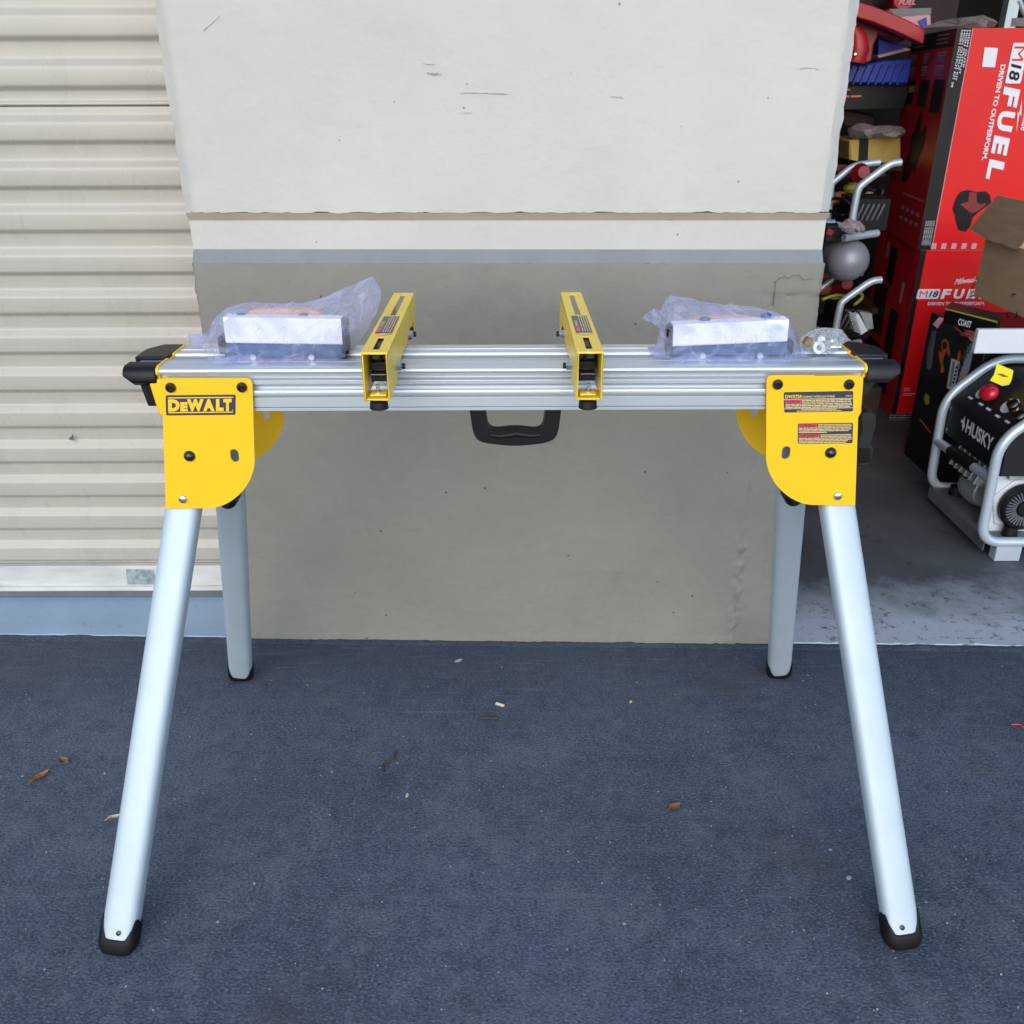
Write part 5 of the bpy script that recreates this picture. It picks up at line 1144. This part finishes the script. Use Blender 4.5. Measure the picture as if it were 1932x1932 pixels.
# pale saw-toothed engine part shining in the lower unit
m=MB(); a=aY(1612,590,3.12)
for k in range(8): m.box(a+V((-0.012+k*0.004,0,-k*0.009)),(0.030,0.03,0.004),'casting',Matrix.Rotation(0.4,3,'Y'))
m.hexa([aY(u,v,3.13) for u,v in ((1608,597),(1620,592),(1637,624),(1624,632))],(0,0.03,0),'wbox'); m.hexa([aY(u,v,3.16) for u,v in ((1622,588),(1645,592),(1648,620),(1636,622))],(0,0.03,0),'casting')
tag(m.build('engine_block',None,origin=a),'pale ribbed engine block between the lower cage tube and the red cartons','engine')
crumple_sheet('plastic_wrap',[(1578,417),(1590,420),(1600,412),(1615,416),(1622,417),(1632,428),(1631,440),(1612,436),(1604,443),(1590,436),(1582,428)],3.14,0.05,'wrap','whitish plastic wrap knotted round the upper compressor cage','plastic wrap',21,amp=0.006,spacing=0.014)
# ---- shelving and clutter above
YS=3.75
sh2=thing('storage_shelf',(1.7,YS+0.2,0.004),'dark storage shelf loaded with tools at the back of the garage','shelf')
zs=[aY(1650,310,YS).z, aY(1650,161,YS).z]
for z in zs+[0.35]:
    m=MB(); m.box((1.75,YS+0.24,z-0.014),(1.5,0.46,0.025),'wood'); m.build('shelf_board',sh2,bevel=0.003)
for x,y in ((1.02,YS),(1.02,YS+0.46),(2.49,YS),(2.49,YS+0.46)):
    m=MB(); m.box((x,y,0.85),(0.03,0.03,1.69),'pan'); m.build('post',sh2)
m=MB(); p=aY(1905,22,4.2); m.box((p.x,4.2,0.95),(0.045,0.05,1.9),'tubeg'); m.tube([aY(1922,0,4.18),aY(1936,30,4.18)],0.012,'tubeg'); m.box(aY(1935,42,4.18),(0.12,0.02,0.03),'pan'); tag(m.build('steel_rack',None,origin=(p.x,4.2,0.004)),'grey steel rack upright behind the upper red carton','rack')
def yb(px,Y,dep,mt,name,lab,cat,bev=0.004,grp=None):
    m=MB(); m.prism([[(p.x,p.z) for p in (aY(u,v,Y) for u,v in px)]],((0,Y,0),(1,0,0),(0,0,1)),(0,dep,0),mt)
    c=aY(*px[0],Y); return tag(m.build(name,None,origin=c,bevel=bev),lab,cat,grp)
# tan yellow tool case
tc_=thing('tool_case',aY(1660,308,YS-0.04),'tan yellow tool case with a black latch band on the dark shelf','tool case')
m=MB(); m.prism([[(p.x,p.z) for p in (aY(u,v,YS-0.05) for u,v in ((1603,264),(1636,262),(1700,259),(1700,307),(1636,309.5),(1602,301)))]],((0,YS-0.05,0),(1,0,0),(0,0,1)),(0,0.24,0),'tooly'); tcb=m.build('case_body',tc_,bevel=0.006)
m=MB(); m.prism([[(p.x,p.z) for p in (aY(u,v,YS-0.056) for u,v in ((1623,261),(1639,261),(1637,311),(1620,308)))]],((0,YS-0.056,0),(1,0,0),(0,0,1)),(0,0.005,0),'ink'); m.build('latch_band',tcb)
crumple_sheet('plastic_wrap',[(1602,255),(1606,240),(1618,233),(1630,232),(1650,238),(1675,236),(1700,238),(1700,259),(1640,262),(1622,262),(1610,262)],YS-0.04,0.18,'wrap','clear wrinkled plastic wrap lying over the tan yellow tool case','plastic wrap',31,amp=0.012)
yb([(1580,214),(1600,205),(1650,216),(1655,234),(1590,240)],YS+0.1,0.12,'pict','tool_bag','dark shapeless tool bag behind the tan yellow case','tool bag',0.01)
# black boxes with orange strips
kb2=thing('black_case',aY(1620,200,YS),'black case with orange stripes beside the wall edge','case')
m=MB(); m.prism([[(p.x,p.z) for p in (aY(u,v,YS+0.0) for u,v in ((1560,161),(1718,161),(1708,205),(1560,208)))]],((0,YS,0),(1,0,0),(0,0,1)),(0,0.3,0),'blackbox'); kk=m.build('case_body',kb2,bevel=0.006)
for px in (((1580,167.5),(1604,167.5),(1604,171),(1580,171)),((1580,179.5),(1602,180),(1602,184),(1580,184)),((1605,180),(1625,179.5),(1626,183),(1605,184))):
    m=MB(); m.prism([[(p.x,p.z) for p in (aY(u,v,YS-0.004) for u,v in px)]],((0,YS-0.004,0),(1,0,0),(0,0,1)),(0,0.003,0),'orange'); m.build('orange_stripe',kk)
# blue bins
bn=thing('blue_bin',aY(1650,158,YS),'blue ribbed plastic bin on the upper shelf behind the red arm','bin')
m=MB(); q=[aY(u,v,YS-0.03) for u,v in ((1595,118),(1625,124),(1665,113),(1722,110),(1714,158),(1590,157))]
m.prism([[(p.x,p.z) for p in q]],((0,YS-0.03,0),(1,0,0),(0,0,1)),(0,0.28,0),'blue'); bnb=m.build('bin_body',bn,bevel=0.006)
for k in range(8):
    a=aY(1604+k*14,130,YS-0.037); m=MB(); m.box(a+V((0,0,-0.02)),(0.008,0.008,0.07),'blue',Matrix.Rotation(0.3,3,'Y')); m.build('bin_rib',bnb,bevel=0.002)
yb([(1657,72),(1662,70),(1712,90),(1712,93),(1657,104)],YS-0.02,0.10,'blue','blue_pouch','bright blue wedge-shaped pouch under the red arm','pouch',0.003)
yb([(1656,104),(1712,90),(1720,94),(1700,99),(1658,110)],YS-0.03,0.10,'pink','folded_sheet','pinkish white folded sheet under the bright blue pouch','sheet',0.002)
# red machine with arm
rm=thing('red_machine',aY(1640,110,3.62),'red machine with a long sloping arm beside the edge of the pier','machine')
m=MB(); P=[aY(u,v,3.60) for u,v in ((1600,16),(1640,27),(1690,47),(1738,70))]; m.loft([[p+V((0,y,z)) for y,z in ((-.03,-.024),(-.03,.024),(.03,.024),(.03,-.024))] for p in P],'redarm',smooth=False); m.build('arm',rm,bevel=0.004)
m=MB(); m.prism([[(p.x,p.z) for p in (aY(u,v,3.66) for u,v in ((1600,34),(1640,40),(1680,60),(1712,74),(1700,80),(1658,66),(1650,84),(1646,112),(1638,119),(1606,120),(1598,80)))]],((0,3.66,0),(1,0,0),(0,0,1)),(0,0.06,0),'redarm2'); m.build('housing',rm,bevel=0.006)
m=MB(); P=[aY(u,v,3.64) for u,v in ((1612,52),(1617,72),(1618,95),(1612,118))]; m.tube(P,[0.02,0.034,0.040,0.036],'redarm',16); m.lathe([(0.006,0),(0.004,0.006)],aY(1613,102,3.595),(0,-1,0),'steel',10); m.build('handle_body',rm,angle=60)
yb([(1676,22),(1678,18),(1756,15),(1757,50),(1745,54),(1720,44),(1700,36)],3.95,0.14,'pink','kit_box','pink and grey kit box standing behind the red arm','box')
m=MB(); m.prism([[(p.x,p.z) for p in (aY(u,v,3.944) for u,v in ((1677,17),(1757,15),(1757,26),(1690,31)))]],((0,3.944,0),(1,0,0),(0,0,1)),(0,0.004,0),'pan'); m.build('grey_lid',bpy.data.objects['kit_box'])
m=MB(); m.prism([[(p.x,p.z) for p in (aY(u,v,3.944) for u,v in ((1732,40),(1748,32),(1750,50),(1740,52)))]],((0,3.944,0),(1,0,0),(0,0,1)),(0,0.003,0),'blue'); m.build('blue_print',bpy.data.objects['kit_box'])
yb([(1684,-20),(1727,-20),(1722,14),(1712,18),(1692,17),(1686,10)],3.98,0.10,'redarm','red_pouch','red pouch with pale FUEL lettering above the pink kit box','pouch',0.01)
m=MB(); a=aY(1695,9,3.97); m.text('FUEL',a,(1,0,0),(0,0,1),0.065,0.016,'pink',off=0.02,shear=0.2); m.build('lettering',bpy.data.objects['red_pouch'])
# assorted dark clutter: small tools and cords among the compressors
cl=random.Random(5)
items=[(1560,380,'leaf','tan glove scrap behind the outer cage tube'),(1585,372,'leaf','brown glove lying between the cage tubes'),(1556,520,'orange','orange cable end beside the pier edge'),(1553,545,'orange','orange plug under the orange cable end'),(1572,570,'lime','yellow plastic clip beside the lower cage tube'),(1610,355,'lime','yellow-green clamp behind the upper cage tube'),(1600,325,'redarm','dark red bottle behind the tool case'),(1583,545,'redarm','dark red knob left of the lower cage tube'),(1640,366,'wbox','white spark plug stub right of the upper cage tube')]
for i,(u,v,mt,lab) in enumerate(items):
    p=aY(u,v,3.50); m=MB(); n=7; rr=0.028 if mt!='wbox' else 0.012
    rg=[]
    for a in range(7):
        ph=math.pi*a/6; rg.append([p+V((rr*1.3*math.sin(ph)*math.cos(t)*(1+.35*noise.noise(V((a,t,i)))),rr*math.sin(ph)*math.sin(t),rr*0.75*math.cos(ph)*(1+.3*noise.noise(V((t,a,i)))))) for t in [2*math.pi*k/10 for k in range(10)]])
    m.loft(rg,mt); tag(m.build(('glove','glove','cable_end','plug','clip','clamp','bottle','knob','spark_plug')[i],None,origin=p),lab,('glove','glove','cable','plug','clip','clamp','bottle','knob','spark plug')[i])
def hose(px,Y,rad,mt,lab,cat,name):
    P=[aY(u,v,Y+0.03*math.sin(i*1.9)) for i,(u,v) in enumerate(px)]; m=MB(); m.tube(smoothpath(P,0.03,5),rad,mt,8); tag(m.build(name,None,origin=P[0],angle=60),lab,cat)
hose([(1548,395),(1570,372),(1600,378),(1610,398),(1590,408),(1566,398)],3.36,0.006,'black','black cable looped inside the upper compressor cage','cable','power_cable')
hose([(1552,565),(1575,556),(1600,560),(1618,548),(1630,560),(1612,575)],3.30,0.006,'lime','yellow-green hose tangled above the pale engine block','hose','air_hose')
hose([(1585,330),(1600,318),(1620,322),(1645,334),(1668,330)],3.50,0.007,'wood','brown hose draped under the tan yellow tool case','hose','air_hose')
hose([(1630,350),(1650,362),(1668,352),(1660,380),(1640,388)],3.46,0.006,'panel','dark cable beside the upper red carton side','cable','power_cable')
hose([(1545,470),(1560,462),(1572,470),(1566,492),(1548,498)],3.46,0.007,'panel','dark cable between the pier edge and the grey tank','cable','power_cable')
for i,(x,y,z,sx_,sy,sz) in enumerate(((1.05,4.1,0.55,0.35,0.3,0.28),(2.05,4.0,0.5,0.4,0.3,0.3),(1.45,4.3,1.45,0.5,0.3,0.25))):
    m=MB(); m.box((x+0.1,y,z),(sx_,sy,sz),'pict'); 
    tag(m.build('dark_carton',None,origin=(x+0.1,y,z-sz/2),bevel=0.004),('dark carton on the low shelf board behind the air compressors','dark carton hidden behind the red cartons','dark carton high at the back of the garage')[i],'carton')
for o in bpy.data.objects:
    if '_o' in o: del o['_o']
